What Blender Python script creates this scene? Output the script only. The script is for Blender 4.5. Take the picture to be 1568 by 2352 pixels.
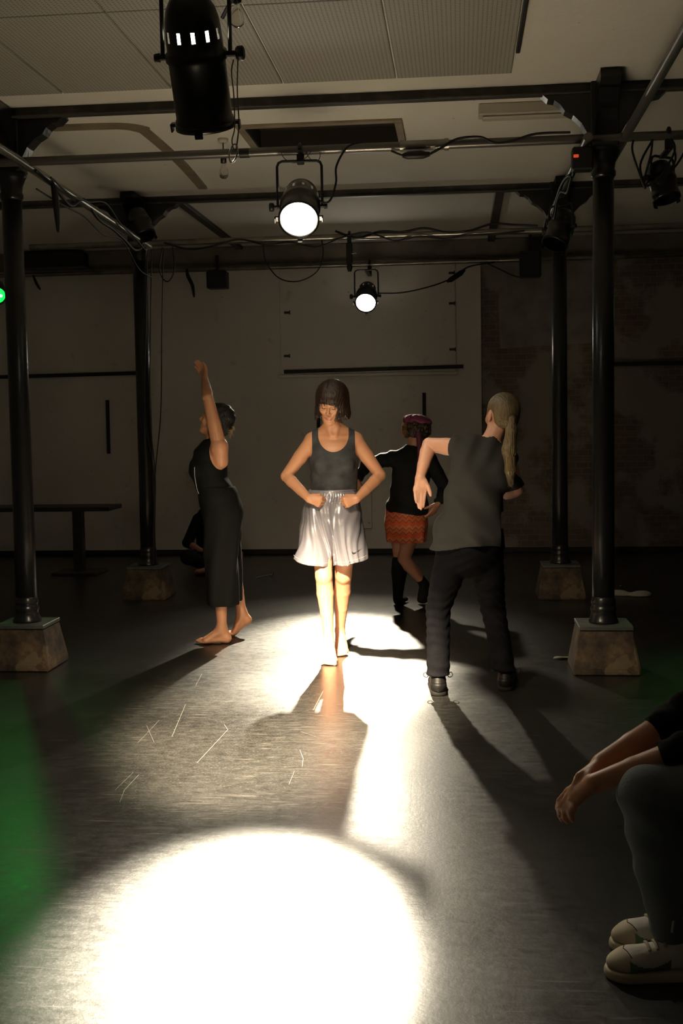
import bpy, bmesh, math, random
import numpy as np
from mathutils import Vector, Matrix
from mathutils.bvhtree import BVHTree

for o in list(bpy.data.objects):
    bpy.data.objects.remove(o, do_unlink=True)
scene = bpy.context.scene
COL = scene.collection
random.seed(4)
R = math.radians

# ------------------------------------------------------------------ camera
YAW, PITCH, ROLL = 0.1000, 0.0775, -0.0168      # room axes: X along the beams, Y into the depth
cam_d = bpy.data.cameras.new('camera')
cam_d.sensor_fit = 'VERTICAL'
cam_d.sensor_height = 36.0
cam_d.sensor_width = 24.0
cam_d.lens = 36.0 * 2743.0 / 2352.0
cam_d.clip_end = 60
cam = bpy.data.objects.new('camera', cam_d)
COL.objects.link(cam)
_c, _s = math.cos(YAW), math.sin(YAW)
fw, rt, up = Vector((-_s, _c, 0)), Vector((_c, _s, 0)), Vector((0, 0, 1))
fw2 = fw * math.cos(PITCH) - up * math.sin(PITCH)
up2 = up * math.cos(PITCH) + fw * math.sin(PITCH)
rt3 = rt * math.cos(ROLL) + up2 * math.sin(ROLL)
up3 = up2 * math.cos(ROLL) - rt * math.sin(ROLL)
cam.matrix_world = Matrix(((rt3.x, up3.x, -fw2.x, 0), (rt3.y, up3.y, -fw2.y, 0),
                           (rt3.z, up3.z, -fw2.z, 1.42), (0, 0, 0, 1)))
scene.camera = cam

# ------------------------------------------------------------------ world, exposure
world = bpy.data.worlds.new('world')
scene.world = world
world.use_nodes = True
world.node_tree.nodes['Background'].inputs[0].default_value = (0, 0, 0, 1)
world.node_tree.nodes['Background'].inputs[1].default_value = 0.0
vs = scene.view_settings
vs.view_transform = 'Standard'
vs.look = 'None'
vs.exposure = 0.3
vs.gamma = 1.0
vs.use_curve_mapping = False
# lamp strengths in watts (the lamps themselves are built further down)
WARM = (1.0, 0.83, 0.57)
GREEN = (0.02, 1.0, 0.10)
L1_CORE, L1_SPILL = 12500.0, 340.0      # can hanging nearest, aimed at the middle dancer's feet
L2_CORE, L2_SPILL = 10000.0, 180.0      # middle can, aimed at the floor in front
L3_CORE, L3_SPILL = 3200.0, 340.0      # back can, aimed at the floor under the dancers
G1_PWR, G2_PWR = 8.0, 7.0

# ------------------------------------------------------------------ materials
def mat(name, color, rough=0.6, metal=0.0, spec=0.5, noise=None, bump=None, emit=None, coat=0.0, sheen=0.0, sss=0.0, aniso=0.0):
    m = bpy.data.materials.new(name)
    m.use_nodes = True
    nt = m.node_tree
    b = nt.nodes['Principled BSDF']
    b.inputs['Base Color'].default_value = (*color, 1)
    b.inputs['Roughness'].default_value = rough
    b.inputs['Metallic'].default_value = metal
    b.inputs['Specular IOR Level'].default_value = spec
    if coat: b.inputs['Coat Weight'].default_value = coat
    if sheen: b.inputs['Sheen Weight'].default_value = sheen
    if sss:
        b.inputs['Subsurface Weight'].default_value = sss
        b.inputs['Subsurface Radius'].default_value = (0.012, 0.005, 0.003)
        b.inputs['Subsurface Scale'].default_value = 1.0
    if emit:
        b.inputs['Emission Color'].default_value = (*emit[0], 1)
        b.inputs['Emission Strength'].default_value = emit[1]
    if noise:       # (scale, second colour, low, high[, (sx,sy,sz)])
        tc = nt.nodes.new('ShaderNodeTexCoord')
        mp = nt.nodes.new('ShaderNodeMapping')
        if len(noise) > 4: mp.inputs['Scale'].default_value = noise[4]
        n = nt.nodes.new('ShaderNodeTexNoise')
        n.inputs['Scale'].default_value = noise[0]
        n.inputs['Detail'].default_value = 4
        rp = nt.nodes.new('ShaderNodeValToRGB')
        rp.color_ramp.elements[0].position = noise[2]
        rp.color_ramp.elements[0].color = (*color, 1)
        rp.color_ramp.elements[1].position = noise[3]
        rp.color_ramp.elements[1].color = (*noise[1], 1)
        nt.links.new(tc.outputs['Object'], mp.inputs['Vector'])
        nt.links.new(mp.outputs['Vector'], n.inputs['Vector'])
        nt.links.new(n.outputs['Fac'], rp.inputs['Fac'])
        nt.links.new(rp.outputs['Color'], b.inputs['Base Color'])
    if bump:        # (scale, strength[, (sx,sy,sz)])
        tc = nt.nodes.new('ShaderNodeTexCoord')
        mp = nt.nodes.new('ShaderNodeMapping')
        if len(bump) > 2: mp.inputs['Scale'].default_value = bump[2]
        n = nt.nodes.new('ShaderNodeTexNoise')
        n.inputs['Scale'].default_value = bump[0]
        n.inputs['Detail'].default_value = 3
        bp = nt.nodes.new('ShaderNodeBump')
        bp.inputs['Strength'].default_value = bump[1]
        bp.inputs['Distance'].default_value = 0.01
        nt.links.new(tc.outputs['Object'], mp.inputs['Vector'])
        nt.links.new(mp.outputs['Vector'], n.inputs['Vector'])
        nt.links.new(n.outputs['Fac'], bp.inputs['Height'])
        nt.links.new(bp.outputs['Normal'], b.inputs['Normal'])
    return m

class NG:
    """tiny helper to write node graphs"""
    def __init__(s, m): s.nt = m.node_tree
    def n(s, t, **kw):
        x = s.nt.nodes.new(t)
        for k, v in kw.items(): setattr(x, k, v)
        return x
    def l(s, a, b): s.nt.links.new(a, b)
    def math(s, op, a, b=None, c=None, clamp=False):
        x = s.n('ShaderNodeMath', operation=op); x.use_clamp = clamp
        for i, v in enumerate((a, b, c)):
            if v is None: continue
            if isinstance(v, (int, float)): x.inputs[i].default_value = v
            else: s.l(v, x.inputs[i])
        return x.outputs[0]
    def noise(s, vec, scale, detail=6, rough=.5, dist=0.0):
        x = s.n('ShaderNodeTexNoise'); x.inputs['Scale'].default_value = scale
        x.inputs['Detail'].default_value = detail; x.inputs['Roughness'].default_value = rough
        x.inputs['Distortion'].default_value = dist
        s.l(vec, x.inputs['Vector']); return x.outputs['Fac']
    def mapv(s, vec, scale=(1, 1, 1), rot=(0, 0, 0), loc=(0, 0, 0)):
        x = s.n('ShaderNodeMapping'); x.inputs['Scale'].default_value = scale
        x.inputs['Rotation'].default_value = rot; x.inputs['Location'].default_value = loc
        s.l(vec, x.inputs['Vector']); return x.outputs['Vector']
    def ramp(s, fac, els):
        x = s.n('ShaderNodeValToRGB'); cr = x.color_ramp
        while len(cr.elements) < len(els): cr.elements.new(0.5)
        for e, (p, c) in zip(cr.elements, els):
            e.position = p; e.color = (*c, 1) if len(c) == 3 else c
        s.l(fac, x.inputs['Fac']); return x.outputs['Color']
    def ramp_fac(s, fac, lo, hi):
        x = s.n('ShaderNodeMapRange'); x.inputs[1].default_value = lo; x.inputs[2].default_value = hi
        s.l(fac, x.inputs[0]); return x.outputs[0]
    def mix(s, fac, a, b):
        x = s.n('ShaderNodeMix', data_type='RGBA')
        for i, v in ((0, fac), (6, a), (7, b)):
            if isinstance(v, (int, float)): x.inputs[i].default_value = v
            elif isinstance(v, tuple): x.inputs[i].default_value = (*v, 1)
            else: s.l(v, x.inputs[i])
        return x.outputs[2]

def new_mat(name):
    m = bpy.data.materials.new(name); m.use_nodes = True
    g = NG(m); b = m.node_tree.nodes['Principled BSDF']
    tc = g.n('ShaderNodeTexCoord')
    return m, g, b, tc.outputs['Object']

SCRATCHES = (
    (-1.285, 4.285, -1.309, 4.432, 0.0016),
    (-1.309, 4.432, -1.306, 4.631, 0.0016),
    (-1.345, 4.430, -1.338, 4.660, 0.0014),
    (-1.311, 5.209, -1.390, 5.819, 0.0018),
    (-1.106, 4.806, -1.080, 5.339, 0.0020),
    (-1.080, 5.339, -1.115, 5.432, 0.0020),
    (-1.929, 4.950, -1.857, 5.489, 0.0016),
    (-0.702, 5.019, -0.670, 4.888, 0.0018),
    (-0.670, 4.888, -0.659, 4.774, 0.0018),
    (-1.433, 6.241, -1.464, 6.549, 0.0018),
    (-1.477, 5.396, -1.368, 5.112, 0.0012),
    (-0.730, 5.722, -0.728, 6.135, 0.0030),
    (-0.679, 4.527, -0.682, 4.706, 0.0014),
    (-1.440, 5.102, -1.444, 5.503, 0.0012),
    (-0.739, 5.320, -0.656, 5.233, 0.0012),
    (0.255, 7.098, 0.298, 6.907, 0.0010),
    (-0.191, 4.130, -0.203, 4.656, 0.0012),
    (-1.603, 6.184, -1.160, 6.195, 0.0010),
)

def floor_material():
    m, g, b, co = new_mat('black_vinyl')
    big = g.noise(co, 1.3, 3, .6)
    streak = g.noise(g.mapv(co, (3, 7, 1), (0, 0, R(5))), 4.5, 5, .72)
    fine = g.noise(co, 60, 2, .7)
    mid = g.noise(co, 22, 5, .75)
    v = g.math('ADD', g.math('ADD', g.math('MULTIPLY', big, .3), g.math('MULTIPLY', streak, .35)), g.math('MULTIPLY', mid, .35))
    base = g.ramp(v, [(.38, (.0012, .0011, .0010)), (.62, (.0068, .0061, .0051))])
    # drawn-out scratches in the vinyl, each a short polyline on the floor (metres)
    line = None
    for ax_, ay_, bx_, by_, w_ in SCRATCHES:
        A = g.n('ShaderNodeVectorMath', operation='SUBTRACT'); g.l(co, A.inputs[0]); A.inputs[1].default_value = (ax_, ay_, 0)
        ba = Vector((bx_ - ax_, by_ - ay_, 0))
        Dt = g.n('ShaderNodeVectorMath', operation='DOT_PRODUCT'); g.l(A.outputs[0], Dt.inputs[0]); Dt.inputs[1].default_value = ba / ba.length_squared
        tt = g.math('ADD', Dt.outputs['Value'], 0.0, clamp=True)
        Sc = g.n('ShaderNodeVectorMath', operation='SCALE'); Sc.inputs[0].default_value = ba; g.l(tt, Sc.inputs['Scale'])
        Df = g.n('ShaderNodeVectorMath', operation='DISTANCE'); g.l(A.outputs[0], Df.inputs[0]); g.l(Sc.outputs[0], Df.inputs[1])
        l = g.math('LESS_THAN', Df.outputs['Value'], w_ * .45)
        line = l if line is None else g.math('MAXIMUM', line, l)
    hair = None
    for ang, sx, sy, off in ((38, 3, 60, 0), (-24, 4, 70, 5), (72, 3, 55, 9)):
        hn = g.noise(g.mapv(co, (sx, sy, 1), (0, 0, R(ang)), (off, off, 0)), 1.6, 1, .5, .35)
        hm = g.ramp_fac(hn, .66, .72)
        hm = g.math('MULTIPLY', hm, g.ramp_fac(g.noise(g.mapv(co, (1, 1, 1), (0, 0, 0), (off * 3, 1, 0)), 2.2, 1), .48, .58))
        hair = hm if hair is None else g.math('MAXIMUM', hair, hm)
    speck = g.ramp_fac(g.noise(co, 120, 1, .6), .60, .70)
    hair = g.math('MAXIMUM', hair, g.math('MULTIPLY', speck, .7))
    marks = g.math('MAXIMUM', g.math('MULTIPLY', line, .8), g.math('MULTIPLY', hair, .26))
    col = g.mix(marks, base, (.060, .055, .047))
    g.l(col, b.inputs['Base Color'])
    rgh = g.math('ADD', .34, g.math('MULTIPLY', g.math('SUBTRACT', v, .5), .45))
    rgh = g.math('ADD', rgh, g.math('MULTIPLY', marks, .25))
    g.l(rgh, b.inputs['Roughness'])
    b.inputs['Specular IOR Level'].default_value = 1.0
    bp = g.n('ShaderNodeBump'); bp.inputs['Strength'].default_value = .10; bp.inputs['Distance'].default_value = .004
    g.l(g.math('ADD', fine, g.math('MULTIPLY', streak, .6)), bp.inputs['Height'])
    g.l(bp.outputs['Normal'], b.inputs['Normal'])
    return m

def wall_material(name, c1, c2, dirt=(.16, .14, .12), amount=.62):
    m, g, b, co = new_mat(name)
    n1 = g.noise(co, .9, 3, .6); n2 = g.noise(co, 7, 5, .65)
    base = g.ramp(n1, [(.35, c1), (.65, c2)])
    d = g.math('MULTIPLY', g.ramp_fac(n2, amount, amount + .14), .35)
    spots = g.math('LESS_THAN', g.noise(co, 26, 2, .4), .215)
    col = g.mix(d, base, dirt)
    col = g.mix(g.math('MULTIPLY', spots, .6), col, (.10, .085, .07))
    g.l(col, b.inputs['Base Color'])
    b.inputs['Roughness'].default_value = .8
    bp = g.n('ShaderNodeBump'); bp.inputs['Strength'].default_value = .25; bp.inputs['Distance'].default_value = .01
    g.l(g.noise(co, 22, 4, .6), bp.inputs['Height']); g.l(bp.outputs['Normal'], b.inputs['Normal'])
    return m

def brick_material():
    m, g, b, co = new_mat('worn_brick')
    bt = g.n('ShaderNodeTexBrick')
    v = g.n('ShaderNodeSeparateXYZ'); g.l(co, v.inputs[0])
    cb = g.n('ShaderNodeCombineXYZ'); g.l(v.outputs['X'], cb.inputs['X']); g.l(v.outputs['Z'], cb.inputs['Y'])
    g.l(cb.outputs[0], bt.inputs['Vector'])
    bt.inputs['Scale'].default_value = 4.0
    bt.inputs['Mortar Size'].default_value = .018
    bt.inputs['Color1'].default_value = (.17, .125, .10, 1)
    bt.inputs['Color2'].default_value = (.215, .165, .135, 1)
    bt.inputs['Mortar'].default_value = (.24, .21, .18, 1)
    n = g.noise(co, 1.6, 7, .62)
    pl = g.ramp(n, [(.47, (0, 0, 0)), (.53, (1, 1, 1))])
    col = g.mix(pl, bt.outputs['Color'], (.30, .27, .235))
    g.l(col, b.inputs['Base Color']); b.inputs['Roughness'].default_value = .9
    bp = g.n('ShaderNodeBump'); bp.inputs['Strength'].default_value = .5; bp.inputs['Distance'].default_value = .01
    g.l(g.noise(co, 18, 6), bp.inputs['Height']); g.l(bp.outputs['Normal'], b.inputs['Normal'])
    return m

def perforated_material():
    m, g, b, co = new_mat('perforated_board')
    s = g.n('ShaderNodeSeparateXYZ'); g.l(co, s.inputs[0])
    fx = g.math('SUBTRACT', g.math('FRACT', g.math('MULTIPLY', s.outputs['X'], 50.0)), .5)
    fy = g.math('SUBTRACT', g.math('FRACT', g.math('MULTIPLY', s.outputs['Y'], 50.0)), .5)
    r2 = g.math('ADD', g.math('MULTIPLY', fx, fx), g.math('MULTIPLY', fy, fy))
    hole = g.math('LESS_THAN', r2, .034)
    col = g.mix(hole, (.36, .34, .295), (.10, .095, .08))
    g.l(col, b.inputs['Base Color']); b.inputs['Roughness'].default_value = .8
    return m

def concrete_material():
    m, g, b, co = new_mat('stained_plinth_paint')
    n1 = g.noise(co, 7, 8, .7); n2 = g.noise(co, 2.6, 4, .6)
    c = g.ramp(n1, [(.38, (.020, .014, .009)), (.56, (.085, .055, .030)), (.72, (.21, .14, .07))])
    c = g.mix(g.math('MULTIPLY', g.math('GREATER_THAN', n2, .6), .6), c, (.17, .13, .07))
    g.l(c, b.inputs['Base Color']); b.inputs['Roughness'].default_value = .75
    bp = g.n('ShaderNodeBump'); bp.inputs['Strength'].default_value = .5; bp.inputs['Distance'].default_value = .01
    g.l(n1, bp.inputs['Height']); g.l(bp.outputs['Normal'], b.inputs['Normal'])
    return m

def zigzag_material():
    m, g, b, co = new_mat('zigzag_knit')
    s = g.n('ShaderNodeSeparateXYZ'); g.l(co, s.inputs[0])
    tri = g.math('PINGPONG', g.math('ADD', s.outputs['X'], 1.0), .024)
    ph = g.math('FRACT', g.math('MULTIPLY', g.math('ADD', s.outputs['Z'], g.math('MULTIPLY', tri, 1.0)), 11.0))
    c = g.ramp(ph, [(0.0, (.48, .065, .012)), (.22, (.48, .065, .012)), (.24, (.10, .012, .008)), (.34, (.38, .115, .045)), (.55, (.50, .09, .016)), (.62, (.18, .02, .01)), (.72, (.42, .17, .085)), (.98, (.46, .06, .012))])
    g.l(c, b.inputs['Base Color']); b.inputs['Roughness'].default_value = .85
    return m

M = dict(
    floor=floor_material(),
    wall=wall_material('wall_plaster', (.73, .70, .655), (.81, .775, .725)),
    brick=brick_material(),
    ceiling=wall_material('ceiling_paint', (.75, .715, .63), (.81, .775, .69), (.60, .56, .47), .70),
    perf=perforated_material(),
    patch=mat('grey_plaster_patch', (.30, .28, .25), .85, noise=(6, (.22, .20, .175), .42, .7)),
    dark_wall=mat('dark_wall', (.05, .048, .045), .8),
    iron=mat('black_iron', (.012, .012, .013), .30, spec=.5, bump=(30, .15), noise=(16, (.05, .048, .045), .70, .78)),
    steel_black=mat('black_steel', (.012, .012, .012), .42),
    soffit=mat('soffit_paint', (.16, .145, .12), .7, noise=(5, (.22, .20, .165), .4, .7)),
    beam=mat('beam_paint', (.045, .040, .034), .6, noise=(9, (.10, .085, .07), .5, .8)),
    pipe=mat('galvanised_pipe', (.34, .32, .28), .34, metal=.85, noise=(6, (.2, .185, .16), .4, .7)),
    pipe_dark=mat('dark_pipe', (.16, .15, .135), .38, metal=.6),
    tape=mat('black_tape', (.01, .01, .01), .5),
    cable=mat('black_rubber', (.008, .008, .008), .55),
    plinth=concrete_material(),
    plinth_cap=mat('plinth_cap_paint', (.06, .065, .06), .5, noise=(12, (.11, .11, .1), .45, .75)),
    can=mat('black_enamel', (.008, .008, .008), .33, coat=.2),
    knob=mat('black_plastic', (.01, .01, .01), .5),
    chrome=mat('bright_steel', (.7, .68, .64), .22, metal=1.0),
    lens_on=mat('lamp_lens_lit', (1, 1, 1), .4, emit=((1.0, .93, .76), 75.0)),
    bulb_on=mat('lamp_filament_glow', (1, 1, 1), .4, emit=((1.0, .86, .6), 14.0)),
    green_on=mat('green_led_lit', (.05, .6, .1), .3, emit=((.004, 1.0, .07), 1.5)),
    led_white=mat('green_led_core', (.5, 1, .7), .3, emit=((.35, 1.0, .5), 5.0)),
    red_led=mat('red_indicator', (.9, .1, .03), .4, emit=((1, .10, .03), .35)),
    black_paint=mat('black_batten_paint', (.014, .013, .012), .6),
    cream=mat('cream_paint', (.52, .47, .38), .7),
    trunk=mat('brown_trunking', (.22, .17, .11), .6, noise=(5, (.30, .235, .155), .4, .7)),
    hatch_in=mat('hatch_inside', (.035, .026, .018), .85),
    wood_dark=mat('dark_table_wood', (.03, .025, .02), .5),
    skin=mat('skin_warm', (.60, .285, .155), .48, sss=.15, bump=(140, .05)),
    skin_pale=mat('skin_pale', (.60, .31, .205), .5, sss=.15, bump=(140, .05)),
    skin_tan=mat('skin_tan', (.42, .20, .12), .5, sss=.12),
    lips=mat('lips', (.44, .16, .095), .45),
    lash=mat('dark_lash', (.09, .05, .035), .7),
    hair_brown=mat('hair_brown', (.018, .009, .006), .42, noise=(10, (.042, .020, .012), .35, .75, (7, 7, .5)), bump=(40, .5, (5, 5, .25))),
    hair_black=mat('hair_black', (.012, .009, .008), .45, bump=(60, .6, (3, 3, 1))),
    hair_light=mat('hair_light_fringe', (.40, .27, .10), .4),
    hair_curl=mat('hair_curly', (.030, .016, .008), .5, bump=(70, .8)),
    hair_curl_lit=mat('hair_curly_lit', (.32, .15, .035), .5),  # lit copy of the curly hair, lamp light put into the colour
    hair_blonde=mat('hair_blonde', (.12, .082, .038), .42, noise=(9, (.20, .145, .07), .35, .7, (6, 6, .5)), bump=(40, .5, (5, 5, .25))),
    hair_tie=mat('hair_tie', (.08, .05, .03), .6),
    tank=mat('charcoal_jersey', (.040, .041, .044), .8, spec=.12, noise=(18, (.062, .063, .066), .35, .7), bump=(90, .15)),
    satin=mat('silver_satin', (.30, .28, .315), .30, metal=.35, spec=.7),
    satin_seam=mat('silver_seam', (.44, .40, .41), .5),
    swoosh=mat('black_print', (.01, .01, .012), .6),
    black_cloth=mat('black_cloth', (.008, .0085, .009), .75, spec=.12, bump=(50, .2)),
    black_pants=mat('black_crepe', (.010, .010, .0095), .8, spec=.12, bump=(70, .2)),
    piping=mat('pale_piping', (.55, .55, .53), .5),
    grey_tee=mat('grey_cotton', (.034, .033, .031), .85, spec=.12, bump=(60, .15)),
    jeans=mat('dark_denim', (.0036, .0034, .0042), .8, spec=.04, bump=(160, .3), noise=(14, (.0064, .006, .0072), .35, .7)),
    jeans_grey=mat('grey_denim', (.16, .185, .20), .8, bump=(160, .3)),
    black_leather=mat('black_leather', (.005, .0045, .004), .5, spec=.15, bump=(40, .2)),
    rubber_sole=mat('dark_sole', (.008, .007, .006), .6, spec=.15),
    sock=mat('black_sock', (.008, .008, .008), .8, spec=.12),
    zigzag=zigzag_material(),
    beret=mat('plum_felt', (.16, .022, .065), .75, bump=(60, .4), noise=(8, (.26, .05, .12), .45, .8)),
    scarf=mat('plum_scarf', (.09, .012, .03), .7),
    shoe_white=mat('white_suede', (.78, .72, .66), .75, bump=(80, .15)),
    shoe_tan=mat('tan_toe_cap', (.62, .52, .37), .7),
    shoe_green=mat('sage_suede', (.16, .26, .15), .75),
    shoe_seam=mat('dark_seam', (.10, .075, .05), .7),
    lace=mat('cream_lace', (.50, .44, .33), .8),
    glass=mat('clear_bulb_glass', (.9, .88, .8), .05),
    rag=mat('pale_rag', (.35, .32, .28), .9),
    leaf=mat('pale_leaf', (.45, .46, .22), .7),
    chair=mat('black_chair', (.012, .012, .012), .5),
)
gb = M['glass'].node_tree.nodes['Principled BSDF']
gb.inputs['Transmission Weight'].default_value = 1.0
gb.inputs['IOR'].default_value = 1.1

# ------------------------------------------------------------------ scene helpers
def tag(o, label=None, cat=None, group=None, kind=None):
    if label: o['label'] = label
    if cat: o['category'] = cat
    if group: o['group'] = group
    if kind: o['kind'] = kind
    return o

def empty(name, loc, rz=0.0):
    o = bpy.data.objects.new(name, None)
    o.empty_display_size = .1
    COL.objects.link(o); o.location = loc; o.rotation_euler = (0, 0, rz)
    return o

def link_mesh(name, me, material, parent=None, loc=None, rot=None):
    o = bpy.data.objects.new(name, me)
    if material is not None:
        me.materials.append(M[material] if isinstance(material, str) else material)
    COL.objects.link(o)
    if parent is not None: o.parent = parent
    if loc is not None: o.location = loc
    if rot is not None: o.rotation_euler = rot
    return o

def copy_tree(o, parent=None):
    c = o.copy(); COL.objects.link(c); c.parent = parent
    for ch in list(o.children): copy_tree(ch, c)
    return c

def spline(pts, n=6):
    """Catmull-Rom through the points"""
    P = [Vector(p) for p in pts]
    if len(P) < 3: return P
    out = []
    for i in range(len(P) - 1):
        p0 = P[max(i - 1, 0)]; p1 = P[i]; p2 = P[i + 1]; p3 = P[min(i + 2, len(P) - 1)]
        for j in range(n):
            t = j / n
            out.append(.5 * ((2 * p1) + (p2 - p0) * t + (2 * p0 - 5 * p1 + 4 * p2 - p3) * t * t + (3 * p1 - p0 - 3 * p2 + p3) * t ** 3))
    out.append(P[-1])
    return out

class MB:
    """collects simple solids into one mesh"""
    def __init__(s): s.v = []; s.f = []; s.sm = []
    def add(s, vs_, fs_, smooth=False):
        o = len(s.v); s.v += [tuple(v) for v in vs_]
        for f in fs_: s.f.append(tuple(o + i for i in f)); s.sm.append(smooth)
        return s
    def box(s, lo, hi, mtx=None):
        x0, y0, z0 = lo; x1, y1, z1 = hi
        v = [Vector(p) for p in ((x0, y0, z0), (x1, y0, z0), (x1, y1, z0), (x0, y1, z0), (x0, y0, z1), (x1, y0, z1), (x1, y1, z1), (x0, y1, z1))]
        if mtx is not None: v = [mtx @ p for p in v]
        return s.add(v, [(0, 3, 2, 1), (4, 5, 6, 7), (0, 1, 5, 4), (1, 2, 6, 5), (2, 3, 7, 6), (3, 0, 4, 7)])
    def bbox(s, lo, hi, bev=.004, mtx=None):
        """box with chamfered edges"""
        bm = bmesh.new()
        x0, y0, z0 = lo; x1, y1, z1 = hi
        bmesh.ops.create_cube(bm, size=1)
        for v in bm.verts:
            v.co = Vector(((x0 + x1) / 2 + v.co.x * (x1 - x0), (y0 + y1) / 2 + v.co.y * (y1 - y0), (z0 + z1) / 2 + v.co.z * (z1 - z0)))
        bmesh.ops.bevel(bm, geom=list(bm.edges), offset=bev, segments=1, affect='EDGES')
        if mtx is not None: bmesh.ops.transform(bm, matrix=mtx, verts=bm.verts)
        bm.verts.ensure_lookup_table(); bm.verts.index_update()
        s.add([v.co for v in bm.verts], [[v.index for v in f.verts] for f in bm.faces]); bm.free()
        return s
    def tube(s, pts, r, seg=8, caps=True, smooth=True):
        P = [Vector(p) for p in pts]; n = len(P)
        rr = r if isinstance(r, (list, tuple)) else [r] * n
        rings = []; ref = None
        for i, p in enumerate(P):
            d = (P[min(i + 1, n - 1)] - P[max(i - 1, 0)])
            d = d.normalized() if d.length > 1e-9 else Vector((0, 0, 1))
            if ref is None: ref = Vector((0, 0, 1)) if abs(d.z) < .9 else Vector((1, 0, 0))
            a = d.cross(ref); a = a.normalized() if a.length > 1e-6 else d.orthogonal().normalized()
            b = a.cross(d).normalized(); ref = b
            rings.append([p + (a * math.cos(2 * math.pi * k / seg) + b * math.sin(2 * math.pi * k / seg)) * rr[i] for k in range(seg)])
        v = [q for ring in rings for q in ring]; f = []
        for i in range(n - 1):
            for k in range(seg):
                k2 = (k + 1) % seg
                f.append((i * seg + k, (i + 1) * seg + k, (i + 1) * seg + k2, i * seg + k2))
        s.add(v, f, smooth)
        if caps:
            s.add(rings[0], [tuple(range(seg))]); s.add(rings[-1], [tuple(reversed(range(seg)))])
        return s
    def lathe(s, prof, seg=24, mtx=None, smooth=True, skip=None, arc=None):
        """prof: list of (r,z) from bottom to top"""
        v = []; f = []
        for (r, z) in prof:
            for k in range(seg):
                a = 2 * math.pi * k / seg
                p = Vector((r * math.cos(a), r * math.sin(a), z))
                v.append(mtx @ p if mtx is not None else p)
        for i in range(len(prof) - 1):
            for k in range(seg):
                if skip and skip(i, k): continue
                k2 = (k + 1) % seg
                f.append((i * seg + k, i * seg + k2, (i + 1) * seg + k2, (i + 1) * seg + k))
        return s.add(v, f, smooth)
    def disc(s, r, z, seg=24, mtx=None, flip=False):
        v = [Vector((r * math.cos(2 * math.pi * k / seg), r * math.sin(2 * math.pi * k / seg), z)) for k in range(seg)]
        if mtx is not None: v = [mtx @ p for p in v]
        return s.add(v, [tuple(reversed(range(seg))) if flip else tuple(range(seg))])
    def prism(s, poly, lo, hi, mtx=None):
        """poly in (x,z), extruded along y"""
        n = len(poly)
        v = [Vector((x, lo, z)) for x, z in poly] + [Vector((x, hi, z)) for x, z in poly]
        if mtx is not None: v = [mtx @ p for p in v]
        return s.add(v, [tuple(range(n)), tuple(reversed(range(n, 2 * n)))] + [(i, i + n, (i + 1) % n + n, (i + 1) % n) for i in range(n)])
    def mesh(s, name):
        me = bpy.data.meshes.new(name)
        me.from_pydata(s.v, [], s.f)
        me.polygons.foreach_set('use_smooth', s.sm)
        me.validate(); me.update()
        return me
    def build(s, name, material, parent=None, loc=None, rot=None):
        return link_mesh(name, s.mesh(name), material, parent, loc, rot)

# ------------------------------------------------------------------ figures are grown as smooth implicit surfaces
F4 = np.float32
def _n(v):
    v = np.asarray(v, float); return v / max(np.linalg.norm(v), 1e-9)

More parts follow.
